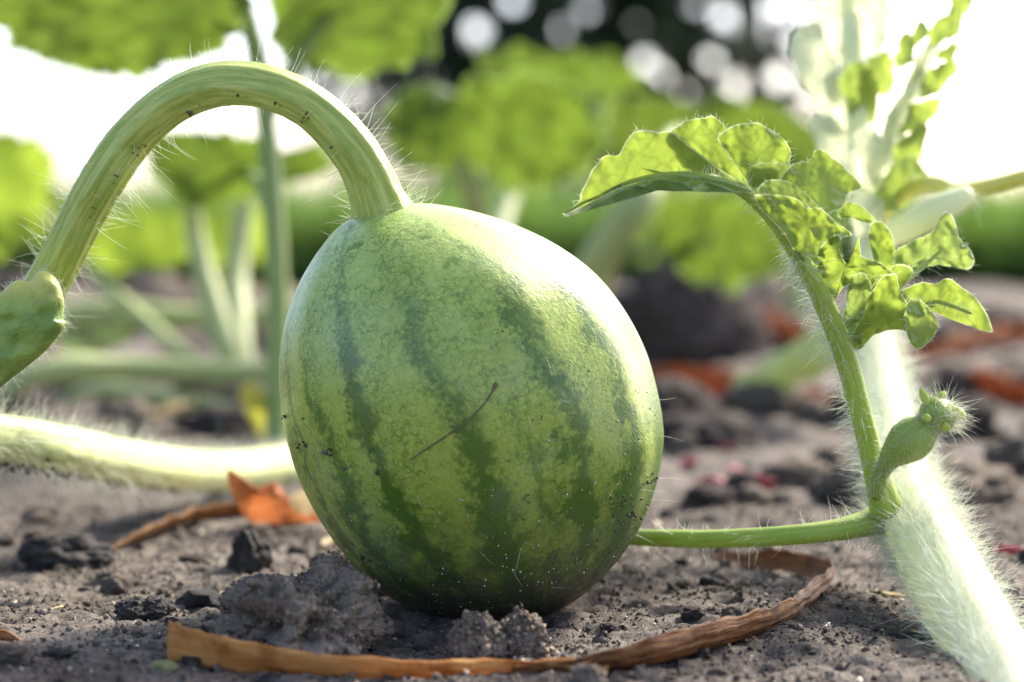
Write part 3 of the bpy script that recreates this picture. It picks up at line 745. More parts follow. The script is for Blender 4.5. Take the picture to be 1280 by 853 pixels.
# fruit bud on its short stalk
BD = [(1096, 618, .995, 11.8), (1100, 600, .99, 10.0), (1106, 585, .985, 10.6), (1114, 572, .98, 15.3), (1124, 562, .978, 22.4), (1136, 552, .976, 27.1), (1148, 543, .975, 26.0), (1157, 536, .975, 20.1), (1161, 532, .975, 17.1), (1166, 526, .975, 21.2), (1173, 518, .975, 24.8), (1180, 511, .975, 21.2), (1186, 505, .975, 10.6), (1188, 503, .975, 2.4)]
M_BUD = mat_stem('young_fruit', (0.23, 0.31, 0.05), (0.31, 0.39, 0.08), (0.27, 0.35, 0.07), trans=0.08)
(V, F, T), b_path, b_rad = pxtube(BD, 60, 24, lump=0.05, lf=700)
bud = obj('fruit_bud', V, F, M_BUD, vine, tc=T)
tube_hairs(b_path, b_rad, 1800, 9, 'bud_hair', bud, M_HAIR, r=0.028e-3, t0=0.1, t1=0.75, jit=0.8)
tube_hairs(b_path, b_rad, 460, 20, 'crown_hair', bud, M_HAIR, r=0.035e-3, t0=0.72, t1=0.98, lean=0.5, jit=0.6, want=lambda t, n: 1.0 if n[0] > -0.1 else 0.3)
M_SEPAL = mat_simple('yellow_sepal', (0.50, 0.58, 0.10), tr=0.3, var=0.15)
for (x, y), (x2, y2), wd, k in [((1160, 508), (1151, 486), 5.5, .972), ((1174, 502), (1181, 489), 5, .975), ((1188, 515), (1207, 519), 7.5, .972), ((1163, 525), (1152, 521), 5, .966), ((1178, 532), (1188, 537), 5, .968)]:
    cc = [(x, y, k, wd * .7), (x * .6 + x2 * .4, y * .6 + y2 * .4 - 1, k, wd), (x * .25 + x2 * .75, y * .25 + y2 * .75, k, wd * .85), (x2, y2, k, wd * .25)]
    (V, F, T), pp, rr = pxtube(cc, 16, 10)
    obj('sepal', V, F, M_SEPAL, bud, tc=T)

# second leaf and shoot tip, seen against the sky
(V, F, T), pp, rr = pxtube([(1088, 330, 1.235, 9), (1096, 270, 1.24, 9), (1108, 200, 1.24, 8), (1130, 140, 1.24, 6), (1156, 85, 1.235, 5), (1182, 35, 1.23, 4), (1205, -15, 1.23, 3)], 50, 14)
t2 = obj('upper_petiole', V, F, M_VINE, vine, tc=T)
tube_hairs(pp, rr, 500, 22, 'petiole_hair', t2, M_HAIR, jit=0.6)
tips = [([(1160, 58), (1170, 26), (1188, 12), (1184, -30), (1222, -34), (1216, 8), (1206, 20), (1202, 38), (1186, 48)], 1.2, 0),
        ([(1120, 84), (1122, 52), (1134, 44), (1144, 58), (1138, 80)], 1.21, 0), ([(1142, 60), (1146, 30), (1157, 24), (1163, 44)], 1.21, 0),
        ([(1146, 124), (1162, 92), (1188, 78), (1194, 90), (1174, 116)], 1.21, 0), ([(1172, 70), (1190, 52), (1200, 62), (1186, 74)], 1.21, 0),
        ([(1122, 166), (1144, 130), (1174, 122), (1174, 138), (1148, 162)], 1.22, 0), ([(1112, 206), (1128, 170), (1158, 156), (1158, 180), (1142, 204)], 1.22, 0),
        ([(1092, 70), (1112, 68), (1118, 100), (1106, 124), (1090, 110), (1084, 86)], 1.26, 0), ([(1056, 90), (1080, 80), (1098, 110), (1094, 152), (1070, 156), (1054, 122)], 1.25, 0),
        ([(986, 60), (1006, 26), (1026, 30), (1040, 70), (1056, 100), (1066, 150), (1044, 168), (1018, 130), (998, 100)], 1.29, 1), ([(1018, 20), (1036, -26), (1062, -20), (1066, 40), (1052, 80), (1030, 60)], 1.30, 1),
        ([(1066, 20), (1080, -30), (1108, -26), (1112, 24), (1100, 66), (1074, 62)], 1.28, 1), ([(1010, 150), (1044, 148), (1066, 180), (1070, 236), (1046, 226), (1024, 190)], 1.27, 1),
        ([(1092, 240), (1116, 206), (1142, 200), (1158, 226), (1134, 256), (1106, 262)], 1.2, 0), ([(1064, 170), (1090, 160), (1112, 184), (1106, 226), (1078, 236), (1062, 206)], 1.22, 1),
        ([(1100, 176), (1112, 140), (1136, 120), (1142, 140), (1126, 176), (1112, 196)], 1.23, 1), ([(1116, 140), (1128, 104), (1150, 84), (1156, 104), (1140, 132)], 1.23, 1),
        ([(1134, 100), (1146, 70), (1168, 48), (1172, 68), (1156, 96)], 1.22, 1), ([(1060, 250), (1084, 240), (1108, 262), (1100, 300), (1074, 300)], 1.2, 1), ([(1030, 100), (1046, 90), (1066, 112), (1064, 150), (1044, 146)], 1.27, 1)]
M_PALETIP = mat_leaf('shoot_tip_glare_leaf', (0.60, 0.66, 0.40), (0.78, 0.82, 0.50), (0.8, 0.82, 0.6), tf=0.62, spots=0.05)  # sun glare on the tip leaves painted as a paler leaf colour
for i, (ol, k, pale) in enumerate(tips):
    V, F, T = leafpx(ol, k, (.3, .4), ruf=3.0, rf=.03, n=80, rings=8, seed=30 + i, jag=7)
    obj('leaf_lobe', V, F, M_PALETIP if pale else M_TIPLEAF, vine, tc=T)
M_YEL = mat_stem('yellow_petiole', (0.55, 0.56, 0.10), (0.60, 0.58, 0.14), (0.6, 0.6, 0.2), trans=0.3)
for c, m in (([(1094, 285, 1.235, 8), (1112, 258, 1.22, 9), (1140, 236, 1.2, 10), (1168, 230, 1.19, 10), (1200, 238, 1.19, 10), (1240, 232, 1.19, 10), (1300, 216, 1.19, 10)], M_YEL),
             ([(1096, 300, 1.23, 12), (1130, 286, 1.2, 17), (1165, 266, 1.18, 19), (1205, 246, 1.18, 14), (1216, 240, 1.18, 5)], M_VINE)):
    (V, F, T), pp, rr = pxtube(c, 46, 16)
    t3 = obj('side_shoot', V, F, m, vine, tc=T)
    tube_hairs(pp, rr, 260, 18, 'shoot_hair', t3, M_HAIR, jit=0.7)

# ================================================================== LEFT VINE with bud-like leaf tip
lvine = empty('watermelon_vine', P(60, 600, 1.12) * np.array([1, 1, 0]), 'pale hairy watermelon vine lying behind the melon, with a knobbly yellow green shoot tip', 'vine')
LVN = [(-520, 830, .95, 24), (-440, 720, .96, 28), (-330, 600, .98, 30), (-220, 545, 1.01, 31), (-120, 535, 1.04, 31), (-60, 541, 1.06, 31), (0, 549, 1.08, 31), (60, 558, 1.10, 30), (120, 570, 1.16, 29), (180, 581, 1.24, 28), (240, 588, 1.33, 26), (300, 588, 1.41, 25), (360, 580, 1.48, 24), (430, 576, 1.53, 23), (520, 575, 1.58, 21), (640, 578, 1.62, 19), (760, 596, 1.65, 16)]
(V, F, T), l_path, l_rad = pxtube(LVN, 120, 30, rib=rib_v, lump=0.06, lf=260)
M_LVINE = mat_stem('lying_vine', (0.60, 0.63, 0.30), (0.44, 0.50, 0.17), (0.52, 0.54, 0.28), trans=0.15)
ls = obj('main_stem', V, F, M_LVINE, lvine, tc=T)
_T, _N, _B = frames(l_path)
ii_ = RNG.integers(30, 110, 700); dn = nrm(np.stack([RNG.normal(0, .2, 700), RNG.normal(-.35, .3, 700), RNG.normal(-.9, .25, 700)], 1)); dn = nrm(dn - _T[ii_] * (dn * _T[ii_]).sum(1, keepdims=True))
V, F = octa_bits(l_path[ii_] + dn * l_rad[ii_][:, None] + RNG.normal(0, .0006, (700, 3)), 0.0003 * RNG.lognormal(0, .6, 700))
ld = obj('clinging_soil', V, F, M_GRAIN, ls, col=np.repeat(RNG.uniform(0, .6, 700), 6)); ld['kind'] = 'stuff'
tube_hairs(l_path, l_rad, 5200, 28, 'stem_hair', ls, M_HAIR, t0=0.1, t1=0.85, jit=0.6, r=0.04e-3)
TO = [(-60, 400), (-20, 378), (0, 366), (14, 354), (27, 351), (38, 352), (45, 342), (54, 338), (66, 345), (75, 358), (80, 378), (79, 398), (82, 404), (74, 420), (56, 440), (32, 460), (12, 476), (-12, 492), (-60, 512)]
tipk = 0.99
def pillow(outline, k, thick, n=110, rings=16, lump=0.8, seed=3):
    o = crom(outline, n, True); c = o.mean(0); V, tc = [], []
    rs = np.sin(np.linspace(0, math.pi / 2, rings + 1))[1:]
    for sgn in (-1, 1):
        for r in rs:
            for j, q in enumerate(o):
                qq = c + (q - c) * r
                h = math.sqrt(max(0, 1 - r * r)) * thick * (1 + lump * 0.45 * mnoise.noise(Vector((qq[0] * .05, qq[1] * .05, seed + sgn)))) * PX
                V.append(P(qq[0], qq[1], k + sgn * h / D)); tc.append((r * .9, j / n, 0))
    V += [P(c[0], c[1], k - thick * PX / D), P(c[0], c[1], k + thick * PX / D)]; tc += [(0, 0, 0)] * 2
    F = []; K = rings * n
    for s in (0, 1):
        b0 = s * K
        for i in range(rings - 1):
            for j in range(n):
                q = (b0 + i * n + j, b0 + (i + 1) * n + j, b0 + (i + 1) * n + (j + 1) % n, b0 + i * n + (j + 1) % n)
                F.append(q if s else q[::-1])
        for j in range(n):
            q = (2 * K + s, b0 + j, b0 + (j + 1) % n); F.append(q if s else q[::-1])
    a = (rings - 1) * n
    for j in range(n):
        F.append((a + j, K + a + j, K + a + (j + 1) % n, a + (j + 1) % n))
    V = np.array(V)
    h = np.array([fbm(v * 260 + seed, 4) for v in V])
    V = V - FW * (h * 0.3e-3)[:, None] + UP * (h * 0.15e-3)[:, None]
    return V, F, np.array(tc)
V, F, T = pillow(TO, tipk, 26)
def mat_tip():
    b = NB('shoot_tip'); p = b.mm(); n1 = b.noise(p, 0.25, 4); n2 = b.noise(p, 1.4, 3); z = b.sep(p)[2]
    c = b.mix(b.sstep(n1, 0.35, 0.65), (0.17, 0.26, 0.04), (0.27, 0.36, 0.06))
    c = b.mix(b.math('MULTIPLY', b.sstep(z, 52.0, 57.5), b.sstep(n1, 0.3, 0.55, 0.5, 1.0)), c, (0.55, 0.50, 0.10))
    c = b.mix(b.sstep(n2, 0.68, 0.73, 0, 0.85), c, (0.04, 0.04, 0.02))
    return b.done(b.bsdf(Base_Color=c, Roughness=0.55, Normal=b.bump(b.math('ADD', n1, b.math('MULTIPLY', n2, .5)), 0.0006, 0.8)))
tip = obj('shoot_tip', V, F, mat_tip(), lvine, tc=T)
(V2, F2, T2), pp, rr = pxtube([(-30, 470, 1.0, 26), (-60, 520, 1.03, 22), (-80, 545, 1.05, 20)], 20, 16)
obj('tip_stalk', V2, F2, M_PETIOLE, lvine, tc=T2)
rimv = V[(16 - 1) * 110:16 * 110]; q = RNG.integers(0, 110, 260)
cc = V.mean(0)
hv, hf = hair_mesh(rimv[q], nrm(rimv[q] - cc) + RNG.normal(size=(260, 3)) * 0.5, RNG.uniform(3, 9, 260) * PX, 0.03e-3, RNG.normal(size=(260, 3)) * 0.2, seg=3)
h_ = obj('tip_hair', hv, hf, M_HAIR, tip); h_['kind'] = 'stuff'

# ================================================================== BACKGROUND PLANTS
def plant(name, base, label, leaves, stems, group='leafy plants behind the melon'):
    e = empty(name, base, label, 'plant', group)
    for i, (ol, k, tilt, ruf, m) in enumerate(leaves):
        V, F, T = leafpx(ol, k, tilt, ruf=ruf, rf=.012, n=150, rings=12, seed=hash_(name, i), jag=15, dome=3)
        obj('leaf', V, F, m, e, tc=T)
    for c, m in stems:
        (V, F, T), pp, rr = pxtube(c, 36, 14, lump=0.05, lf=150)
        obj('stem', V, F, m, e, tc=T)
    return e
_hc = [0]
def hash_(n, i):
    _hc[0] += 1; return 50 + _hc[0] * 1.7
def gy_at(k): 
    """image row of the ground at depth k"""
    lo, hi = 280, 900
    for _ in range(40):
        mid = (lo + hi) / 2
        if KG(mid) > k: lo = mid
        else: hi = mid
    return lo
def gb(px, k): p = P(px, gy_at(k), k); p[2] = 0; return p
A, B_ = M_BGLEAF, M_BGLEAF_L
plant('leafy_plant', gb(345, 1.75), 'leafy plant behind the stalk arch with two broad green leaves overhead', [
    ([(-90, -70), (120, -90), (320, -70), (306, 16), (292, 58), (240, 74), (184, 92), (130, 96), (64, 86), (24, 62), (-10, 34), (-80, 24)], 1.68, (.1, 1.6), 20, A),
    ([(330, -70), (450, -90), (565, -60), (552, 30), (544, 68), (500, 82), (450, 97), (400, 92), (362, 84), (344, 48)], 1.8, (.2, 1.6), 20, A),
    ([(176, 176), (240, 162), (318, 172), (350, 188), (404, 180), (416, 212), (360, 232), (300, 246), (262, 262), (216, 250)], 1.95, (.3, 1.2), 16, A),
], [([(345, 575, 1.75, 16), (346, 480, 1.75, 15), (347, 360, 1.75, 14), (340, 240, 1.75, 14), (332, 150, 1.76, 13), (318, 60, 1.76, 13), (300, -10, 1.74, 12)], M_BGSTEM),
    ([(332, 150, 1.76, 11), (380, 60, 1.78, 10), (430, -10, 1.8, 9)], M_BGSTEM), ([(342, 260, 1.75, 10), (320, 225, 1.9, 9), (290, 205, 2.02, 7)], M_BGSTEM)])
plant('leafy_plant', gb(290, 2.1), 'leafy plant left of the melon with pale stems and light green low leaves', [
    ([(100, 300), (150, 268), (225, 268), (250, 306), (214, 334), (130, 340)], 2.3, (.3, .9), 16, B_),
    ([(-40, 172), (30, 170), (70, 200), (62, 256), (36, 300), (-30, 316)], 2.2, (.3, .9), 16, B_),
    ([(30, 210), (80, 250), (120, 290), (90, 320), (40, 300)], 2.5, (.3, .9), 16, A),
    ([(250, 285), (310, 262), (350, 292), (330, 330), (270, 330)], 2.6, (.3, .9), 16, B_),
    ([(70, 410), (130, 398), (160, 420), (120, 446), (80, 440)], 2.2, (.3, -2.5), 5, B_),
], [([(305, 512, 2.06, 17), (292, 462, 2.06, 17), (272, 400, 2.08, 16), (252, 330, 2.1, 14), (240, 270, 2.1, 12), (238, 215, 2.06, 10)], M_PALESTEM),
    ([(310, 505, 2.1, 15), (300, 420, 2.15, 15), (296, 340, 2.2, 15), (304, 260, 2.22, 13), (300, 205, 2.2, 10)], M_PALESTEM),
    ([(300, 500, 2.1, 10), (180, 400, 2.2, 10), (90, 310, 2.3, 9), (40, 250, 2.25, 8)], M_PALESTEM)])
plant('leafy_plant', gb(600, 2.4), 'leafy plant right behind the melon with one broad wavy green leaf', [
    ([(476, 150), (500, 116), (540, 104), (572, 114), (604, 96), (660, 92), (716, 106), (752, 142), (756, 184), (728, 224), (690, 240), (640, 234), (580, 220), (526, 214), (488, 190)], 2.25, (.3, 1.3), 28, A),
    ([(590, 74), (636, 60), (700, 70), (744, 84), (752, 112), (700, 116), (640, 106)], 2.6, (.2, 1.5), 20, A),
], [([(620, 480, 2.4, 15), (612, 380, 2.4, 14), (606, 300, 2.35, 14), (590, 240, 2.3, 12), (570, 200, 2.28, 10)], M_PALESTEM),
    ([(612, 330, 2.4, 14), (640, 240, 2.5, 12), (680, 120, 2.6, 10)], M_PALESTEM)])
plant('leafy_plant', gb(735, 2.5), 'leafy plant behind the arched leaf with a thick pale slanting stem', [
    ([(752, 140), (800, 122), (860, 128), (910, 124), (968, 134), (1026, 164), (1030, 198), (985, 222), (910, 206), (830, 212), (764, 194)], 2.7, (.3, 1.3), 24, A),
    ([(824, 252), (890, 240), (952, 262), (990, 310), (968, 344), (900, 356), (846, 332), (812, 292)], 2.3, (.4, 1.0), 20, A),
    ([(690, 70), (740, 62), (790, 84), (800, 112), (750, 122), (700, 104)], 2.9, (.2, 1.5), 20, A),
], [([(722, 478, 2.42, 26), (726, 400, 2.4, 26), (742, 340, 2.38, 25), (774, 290, 2.36, 24), (806, 240, 2.36, 22), (830, 190, 2.5, 14), (850, 160, 2.65, 9)], M_PALESTEM),
    ([(760, 320, 2.38, 14), (820, 310, 2.34, 10), (890, 300, 2.3, 8)], M_BGSTEM)])
plant('leafy_plant', gb(1010, 3.4), 'leafy plant at the edge of the grass behind the arched leaf', [
    ([(960, 150), (1010, 150), (1036, 190), (1030, 240), (980, 250), (950, 210)], 3.3, (.3, 1.3), 28, A),
    ([(770, 250), (830, 236), (870, 270), (850, 310), (790, 320)], 3.5, (.3, 1.3), 28, A),
], [([(1000, 415, 3.4, 12), (990, 320, 3.4, 11), (990, 230, 3.35, 9), (995, 195, 3.3, 7)], M_BGSTEM), ([(992, 340, 3.4, 9), (900, 310, 3.45, 8), (820, 280, 3.5, 7)], M_BGSTEM)])
# pale runners lying across the soil on the left
for c, lab in (([(10, 470, 2.3, 8), (36, 420, 2.33, 13), (60, 398, 2.35, 15), (140, 390, 2.35, 17), (230, 398, 2.35, 16), (330, 394, 2.35, 14), (420, 400, 2.35, 12), (490, 480, 2.35, 8)], 'pale blurred runner lying behind the pale stems'),
               ([(-20, 540, 1.95, 8), (18, 482, 1.95, 13), (80, 462, 1.97, 19), (150, 460, 1.99, 15), (240, 464, 2.0, 15), (330, 466, 2.0, 13), (420, 470, 2.0, 12), (480, 530, 2.0, 8)], 'pale thick runner lying between hairy vine and pale stems'),
               ([(70, 510, 2.15, 7), (120, 486, 2.1, 10), (220, 500, 2.0, 11), (300, 516, 1.98, 10), (340, 545, 1.95, 7)], 'short pale runner lying beside the thick pale runner')):
    (V, F, T), pp, rr = pxtube(c, 40, 14, lump=0.1, lf=120)
    r_ = obj('runner', V, F, M_PALESTEM, tc=T, origin=pp[0]); tag(r_, lab, 'runner', 'pale runners behind the vine')
V, F, T = leafpx([(300, 490), (322, 482), (340, 510), (350, 545), (330, 548), (312, 525)], 1.75, (.3, .6), ruf=3, n=60, rings=8, seed=90, dome=1)
M_YLEAF = mat_leaf('yellowing_leaf', (0.50, 0.48, 0.10), (0.6, 0.55, 0.08), (0.6, 0.6, 0.3), vein_scale=.1)
tag(obj('yellow_leaf', V, F, M_YLEAF, tc=T, origin=V[0]), 'small yellowing leaf standing on the soil behind the pale vine', 'leaf')
for i, (x, y, k, s) in enumerate([(275, 355, 2.6, 22), (345, 360, 2.7, 18)]):
    V, F, T = leafpx([(x - s, y), (x, y - s * .6), (x + s, y - 2), (x + s * .6, y + s * .7), (x - s * .5, y + s * .6)], k, (.2, -.5), ruf=3, n=50, rings=7, seed=95 + i, dome=2)
    tag(obj('yellow_flower', V, F, M_YLEAF, tc=T, origin=V[0]), 'small yellow blossom among the pale stems', 'flower', 'yellow blossoms among stems')

# ================================================================== TREES AND BUSH FAR BEHIND
M_CONIF = mat_simple('tree_foliage', (0.016, 0.027, 0.011), rough=0.6, tr=0.12, scale=0.002)
M_BUSH = mat_simple('bush_foliage', (0.03, 0.055, 0.014), rough=0.5, tr=0.2, scale=0.01)
M_BARK = mat_simple('tree_bark', (0.07, 0.055, 0.045), rough=0.9, scale=0.02)
def foliage(center, rad, n, size, clumps=40, seed=0, floor=0.05, thin=None):
    rg = np.random.default_rng(seed)
    d = nrm(rg.normal(size=(clumps, 3))); cc = d * (rg.uniform(0.15, 1, (clumps, 1)) ** 0.45)
    c = cc[rg.integers(0, clumps, n)] + rg.normal(0, 0.17, (n, 3))
    c = c * np.array(rad) + np.array(center)
    keep = c[:, 2] > floor
    if thin is not None: keep &= rg.uniform(0, 1, n) < thin(c)
    c = c[keep]; n = len(c)
    a = nrm(rg.normal(size=(n, 3))); b = nrm(np.cross(a, rg.normal(size=(n, 3)))); s = size * rg.uniform(0.6, 1.4, (n, 1))
    V = np.stack([c - a * s, c + b * s * .45, c + a * s, c - b * s * .45], 1).reshape(-1, 3)
    return V, np.arange(n * 4).reshape(-1, 4)
def tree(x, y, rad, h, n, size, label, seed, thin=None):
    e = empty('tree', (x, y, 0), label, 'tree', 'dark trees beyond the grass')
    rg = np.random.default_rng(seed)
    path = crom([(x, y, -0.1), (x + .05, y, h * .3), (x - .08, y + .1, h * .6), (x, y, h * .95)], 24)
    V, F, T = tube(path, np.linspace(0.16, 0.03, 24), 10, lump=.1, lf=4)
    tr = obj('trunk', V, F, M_BARK, e, tc=T)
    for q in range(7):
        z = h * (.15 + .1 * q); an = rg.uniform(0, 6.28); rr = rad[0] * .7
        pth = crom([(x, y, z), (x + math.cos(an) * rr * .5, y + math.sin(an) * rr * .5, z + .25), (x + math.cos(an) * rr, y + math.sin(an) * rr, z + .35)], 10)
        V, F, T = tube(pth, np.linspace(.06, .015, 10), 7); obj('limb', V, F, M_BARK, tr, tc=T)
    V, F = foliage((x, y, h * .52), rad, n, size, 90, seed, thin=thin)
    obj('crown', V, F, M_CONIF, e, smooth=False)
GAPS = [(597, 40, .095), (572, 56, .07), (640, 4, .075), (765, 6, .06), (905, 25, .09), (920, 110, .085), (958, 12, .085), (955, 42, .08), (1000, 55, .1), (890, 76, .07), (826, 92, .055), (858, 116, .05), (935, 92, .075), (972, 96, .09), (940, 124, .085), (806, 78, .07), (1010, 110, .09), (985, 10, .09), (870, 10, .06), (1012, 20, .09), (700, 40, .045), (500, 20, .06), (1000, 150, .08), (730, 16, .05)]
def gaps(c):
    """openings between the boughs where the sky shows through"""
    keep = np.ones(len(c))
    for px, py, rr in GAPS:
        x = (px - 640) / FPX * c[:, 1]; z = HC + (270 - py) / FPX * c[:, 1]
        keep[(c[:, 0] - x) ** 2 + (c[:, 2] - z) ** 2 < (rr + .025) ** 2] = 0
    return keep
def X(px, y): return (px - 640) / FPX * y
tree(X(560, 20), 20, (1.25, 1.2, 2.9), 5.4, 16000, .085, 'dark dense evergreen tree far beyond the grass, behind the broad wavy leaf', 11, gaps)
tree(X(760, 21), 21, (1.3, 1.2, 3.0), 5.8, 17000, .085, 'dark tall tree far beyond the grass, middle one of three', 12, gaps)
tree(X(935, 23), 23, (1.05, 1.1, 3.0), 5.8, 15000, .085, 'dark thin crowned tree with many bright sky gaps, behind the shoot tip', 13, gaps)
e = empty('bush', (X(690, 3.0), 3.0, 0), 'low dark green bush at the near edge of the grass behind the melon', 'bush')
V, F = foliage((X(690, 3.0), 3.0, .06), (.085, .08, .065), 2600, .011, 40, 21, floor=.0); obj('foliage', V, F, M_BUSH, e, smooth=False)
for i in range(5):
    an = i * 1.3; b0 = np.array([X(690, 3.0), 3.0, 0])
    V, F, T = tube(np.array([b0, b0 + (.02 * math.cos(an), .02 * math.sin(an), .05), b0 + (.05 * math.cos(an), .05 * math.sin(an), .1)]), np.array([.004, .003, .001]), 6); obj('stem', V, F, M_BARK, e, tc=T)

# ================================================================== CLODS, CRUMBS, GRAINS
def put_clod(px, py_base, wpx, hpx, mat, label, sub=5, seed=0, dpx=None, group=None, lift=0.0, crumbs=0, **kw):
    k = KG(py_base); c = G(px, py_base)
    hw = wpx / 2 * k * PX; hh = hpx / 2 * k * PX; hd = (dpx / 2 * k * PX) if dpx else hw
    c = c + np.array([0, hd * 0.75, 0])
    V, F = clod((hw / 1.08, hd / 1.08, hh / 0.86), sub, seed, **kw)
    o = bpy.data.objects.new('soil_clod', mesh('soil_clod', V, F, mat)); COL.objects.link(o)
    o.location = (c[0], c[1], lift); o.rotation_euler.z = 0
    if crumbs:
        i = RNG.integers(0, len(V), crumbs); q = V[i]; ok = q[:, 2] > 0
        q = q[ok]; sz = np.clip(RNG.lognormal(math.log(0.00026), 0.5, len(q)), 0.0001, 0.0011)
        cv, cf = octa_bits(q, sz)
        c_ = bpy.data.objects.new('crumb', mesh('crumb', cv, cf, M_CLODG, col=np.repeat(RNG.uniform(0.15, 0.93, len(q)), 6), smooth=False)); COL.objects.link(c_); c_.parent = o; c_['kind'] = 'stuff'
    return tag(o, label, 'clod', group)
M_CLODG = mat_soil('clod_grain', (0.215, 0.168, 0.123), (0.105, 0.080, 0.057), (0.30, 0.24, 0.182), bumpd=0.0002, tint=True)
M_CLODD = mat_soil('glittering_clod', (0.17, 0.135, 0.105), (0.085, 0.066, 0.05), (0.24, 0.195, 0.155), bumpd=0.0005, sparkle=0.9)
put_clod(372, 826, 190, 112, M_CLOD, 'large crumbly grey clod beside the melon, behind the curled brown strip', 6, 1, dpx=190, rough=.45, crumb=.145, pit=.3, crumbs=4200)
put_clod(596, 828, 68, 60, M_CLOD, 'small round pale grey crumb at the melon foot, touching a darker one', 5, 2, crumb=.2, rough=.3, crumbs=900)
put_clod(650, 825, 62, 58, M_CLODD, 'small dark glittering crumb at the melon foot, touching a paler one', 5, 3, crumb=.2, rough=.3, crumbs=900)
put_clod(178, 780, 66, 36, M_DARK, 'small black damp clod lying alone on the open soil', 5, 4, crumb=.14)
put_clod(310, 722, 52, 62, M_DARK, 'upright black damp clod right behind the large grey clod', 5, 5, crumb=.06, rough=.3)
put_clod(80, 714, 120, 44, M_DARK, 'broad flat black clod near the pointed orange leaf scrap', 5, 6, crumb=.12, dpx=90)
put_clod(738, 868, 40, 40, M_CLOD, 'small pale crumb against the front of the curled brown strip', 4, 7, crumb=.16, crumbs=300)
put_clod(442, 748, 110, 60, M_CLOD, 'low grey clod tucked between large grey clod and melon', 5, 8, crumb=.18, dpx=80, crumbs=1500)
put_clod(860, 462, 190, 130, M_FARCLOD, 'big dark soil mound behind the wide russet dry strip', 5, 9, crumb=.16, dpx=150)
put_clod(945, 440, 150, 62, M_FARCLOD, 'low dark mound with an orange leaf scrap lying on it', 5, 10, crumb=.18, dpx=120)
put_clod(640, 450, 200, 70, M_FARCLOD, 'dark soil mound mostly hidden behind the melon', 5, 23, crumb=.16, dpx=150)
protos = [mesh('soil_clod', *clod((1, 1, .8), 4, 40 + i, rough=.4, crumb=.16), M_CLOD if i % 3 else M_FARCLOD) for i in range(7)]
rg = np.random.default_rng(5)
def scatter(n, fx, fy, fs, label, group, pr=None):
    for _ in range(n):
        x, y = fx(), fy(); s = fs()
        q = G(x, y)
        if (q[0] - melon_base[0]) ** 2 + (q[1] - melon_base[1]) ** 2 < 0.024 ** 2: continue
        o = bpy.data.objects.new('soil_clod', (pr or protos)[rg.integers(0, len(pr or protos))]); COL.objects.link(o)
        o.location = (q[0], q[1], gheight(q[0], q[1]) - s * .18); o.scale = (s, s * rg.uniform(.7, 1.2), s * rg.uniform(.55, 1)); o.rotation_euler.z = rg.uniform(0, 6.28)
        tag(o, label, 'clod', group)
scatter(90, lambda: rg.uniform(-10, 1290), lambda: rg.uniform(640, 850), lambda: rg.lognormal(math.log(.0013), .45), 'tiny dry crumb lying on the near soil', 'tiny crumbs on the near soil')
scatter(75, lambda: rg.uniform(820, 1300), lambda: rg.uniform(430, 640), lambda: rg.lognormal(math.log(.0062), .45), 'blurred earth clod on the soil behind the green side stalk', 'clods behind the side stalk')
scatter(45, lambda: rg.uniform(-20, 480), lambda: rg.uniform(440, 560), lambda: rg.lognormal(math.log(.006), .4), 'blurred earth clod on the soil behind the pale lying vine', 'clods behind the lying vine')
scatter(60, lambda: rg.uniform(-20, 1300), lambda: rg.uniform(370, 440), lambda: rg.lognormal(math.log(.013), .4), 'far blurred earth clod near the edge of the grass', 'far clods near the grass')
darkp = [mesh('soil_clod', *clod((1, 1, .7), 3, 60 + i, rough=.4, crumb=.16), M_DARK) for i in range(3)]
scatter(34, lambda: rg.uniform(-10, 1290), lambda: rg.uniform(620, 840), lambda: rg.lognormal(math.log(.0016), .4), 'tiny dark damp crumb lying on the near soil', 'tiny dark crumbs on the near soil', darkp)
# loose grains
NG = 52000
gx = RNG.uniform(-0.115, 0.115, NG); gy = 0.34 + 0.24 * RNG.uniform(0, 1, NG) ** 1.3
keep = (gx - melon_base[0]) ** 2 + (gy - melon_base[1]) ** 2 > 0.02 ** 2
dens = np.array([mnoise.noise(Vector((a * 60, b * 60, 4))) for a, b in zip(gx, gy)]); keep &= RNG.uniform(-.6, .6, NG) < dens + .15
gx, gy = gx[keep], gy[keep]
gs = np.clip(RNG.lognormal(math.log(0.00024), 0.55, len(gx)), 0.00008, 0.0011)
gz = np.array([gheight(a, b) for a, b in zip(gx, gy)]) + gs * 0.25
V, F = octa_bits(np.stack([gx, gy, gz], 1), gs)
tag(obj('soil_grains', V, F, M_GRAIN, col=np.repeat(RNG.uniform(0, 1, len(gx)) ** 1.1, 6), smooth=False), 'loose grains of dry soil strewn around the melon', 'soil grains', kind='stuff')

# ================================================================== DRY LEAF STRIPS AND LITTER
def strip(rows, mat, name, label, cat='dry leaf', n=80, **kw):
    """rows: px, py (centre line), width px, roll, extra height px, k or None (None = resting on the ground)"""
    c = []
    for px, py, wpx, roll, k in rows:
        if k is None: k = KG(py + abs(math.sin(roll)) * wpx * 0.5 + 2)
        q = P(px, py, k); q[2] = max(q[2], 0.0006)
        c.append((q[0], q[1], q[2], wpx * k * PX, roll))
    V, F, T = ribbon(c, n, **kw)
    return tag(obj(name, V, F, mat, tc=T, origin=V.mean(0) * np.array([1, 1, 0])), label, cat)
st1 = strip([(212, 806, 62, 1.35, None), (260, 816, 54, 1.3, None), (330, 826, 40, 1.25, None), (420, 834, 30, 1.2, None), (520, 838, 24, 1.2, None), (620, 838, 22, 1.2, None), (700, 837, 24, 1.2, None), (760, 842, 16, 1.2, None)], M_DRYO, 'dry_leaf_strip', 'long pale orange dry leaf strip lying in front of the large grey clod', fold=.3, ruf=.0007, ragged=.16, seed=1)
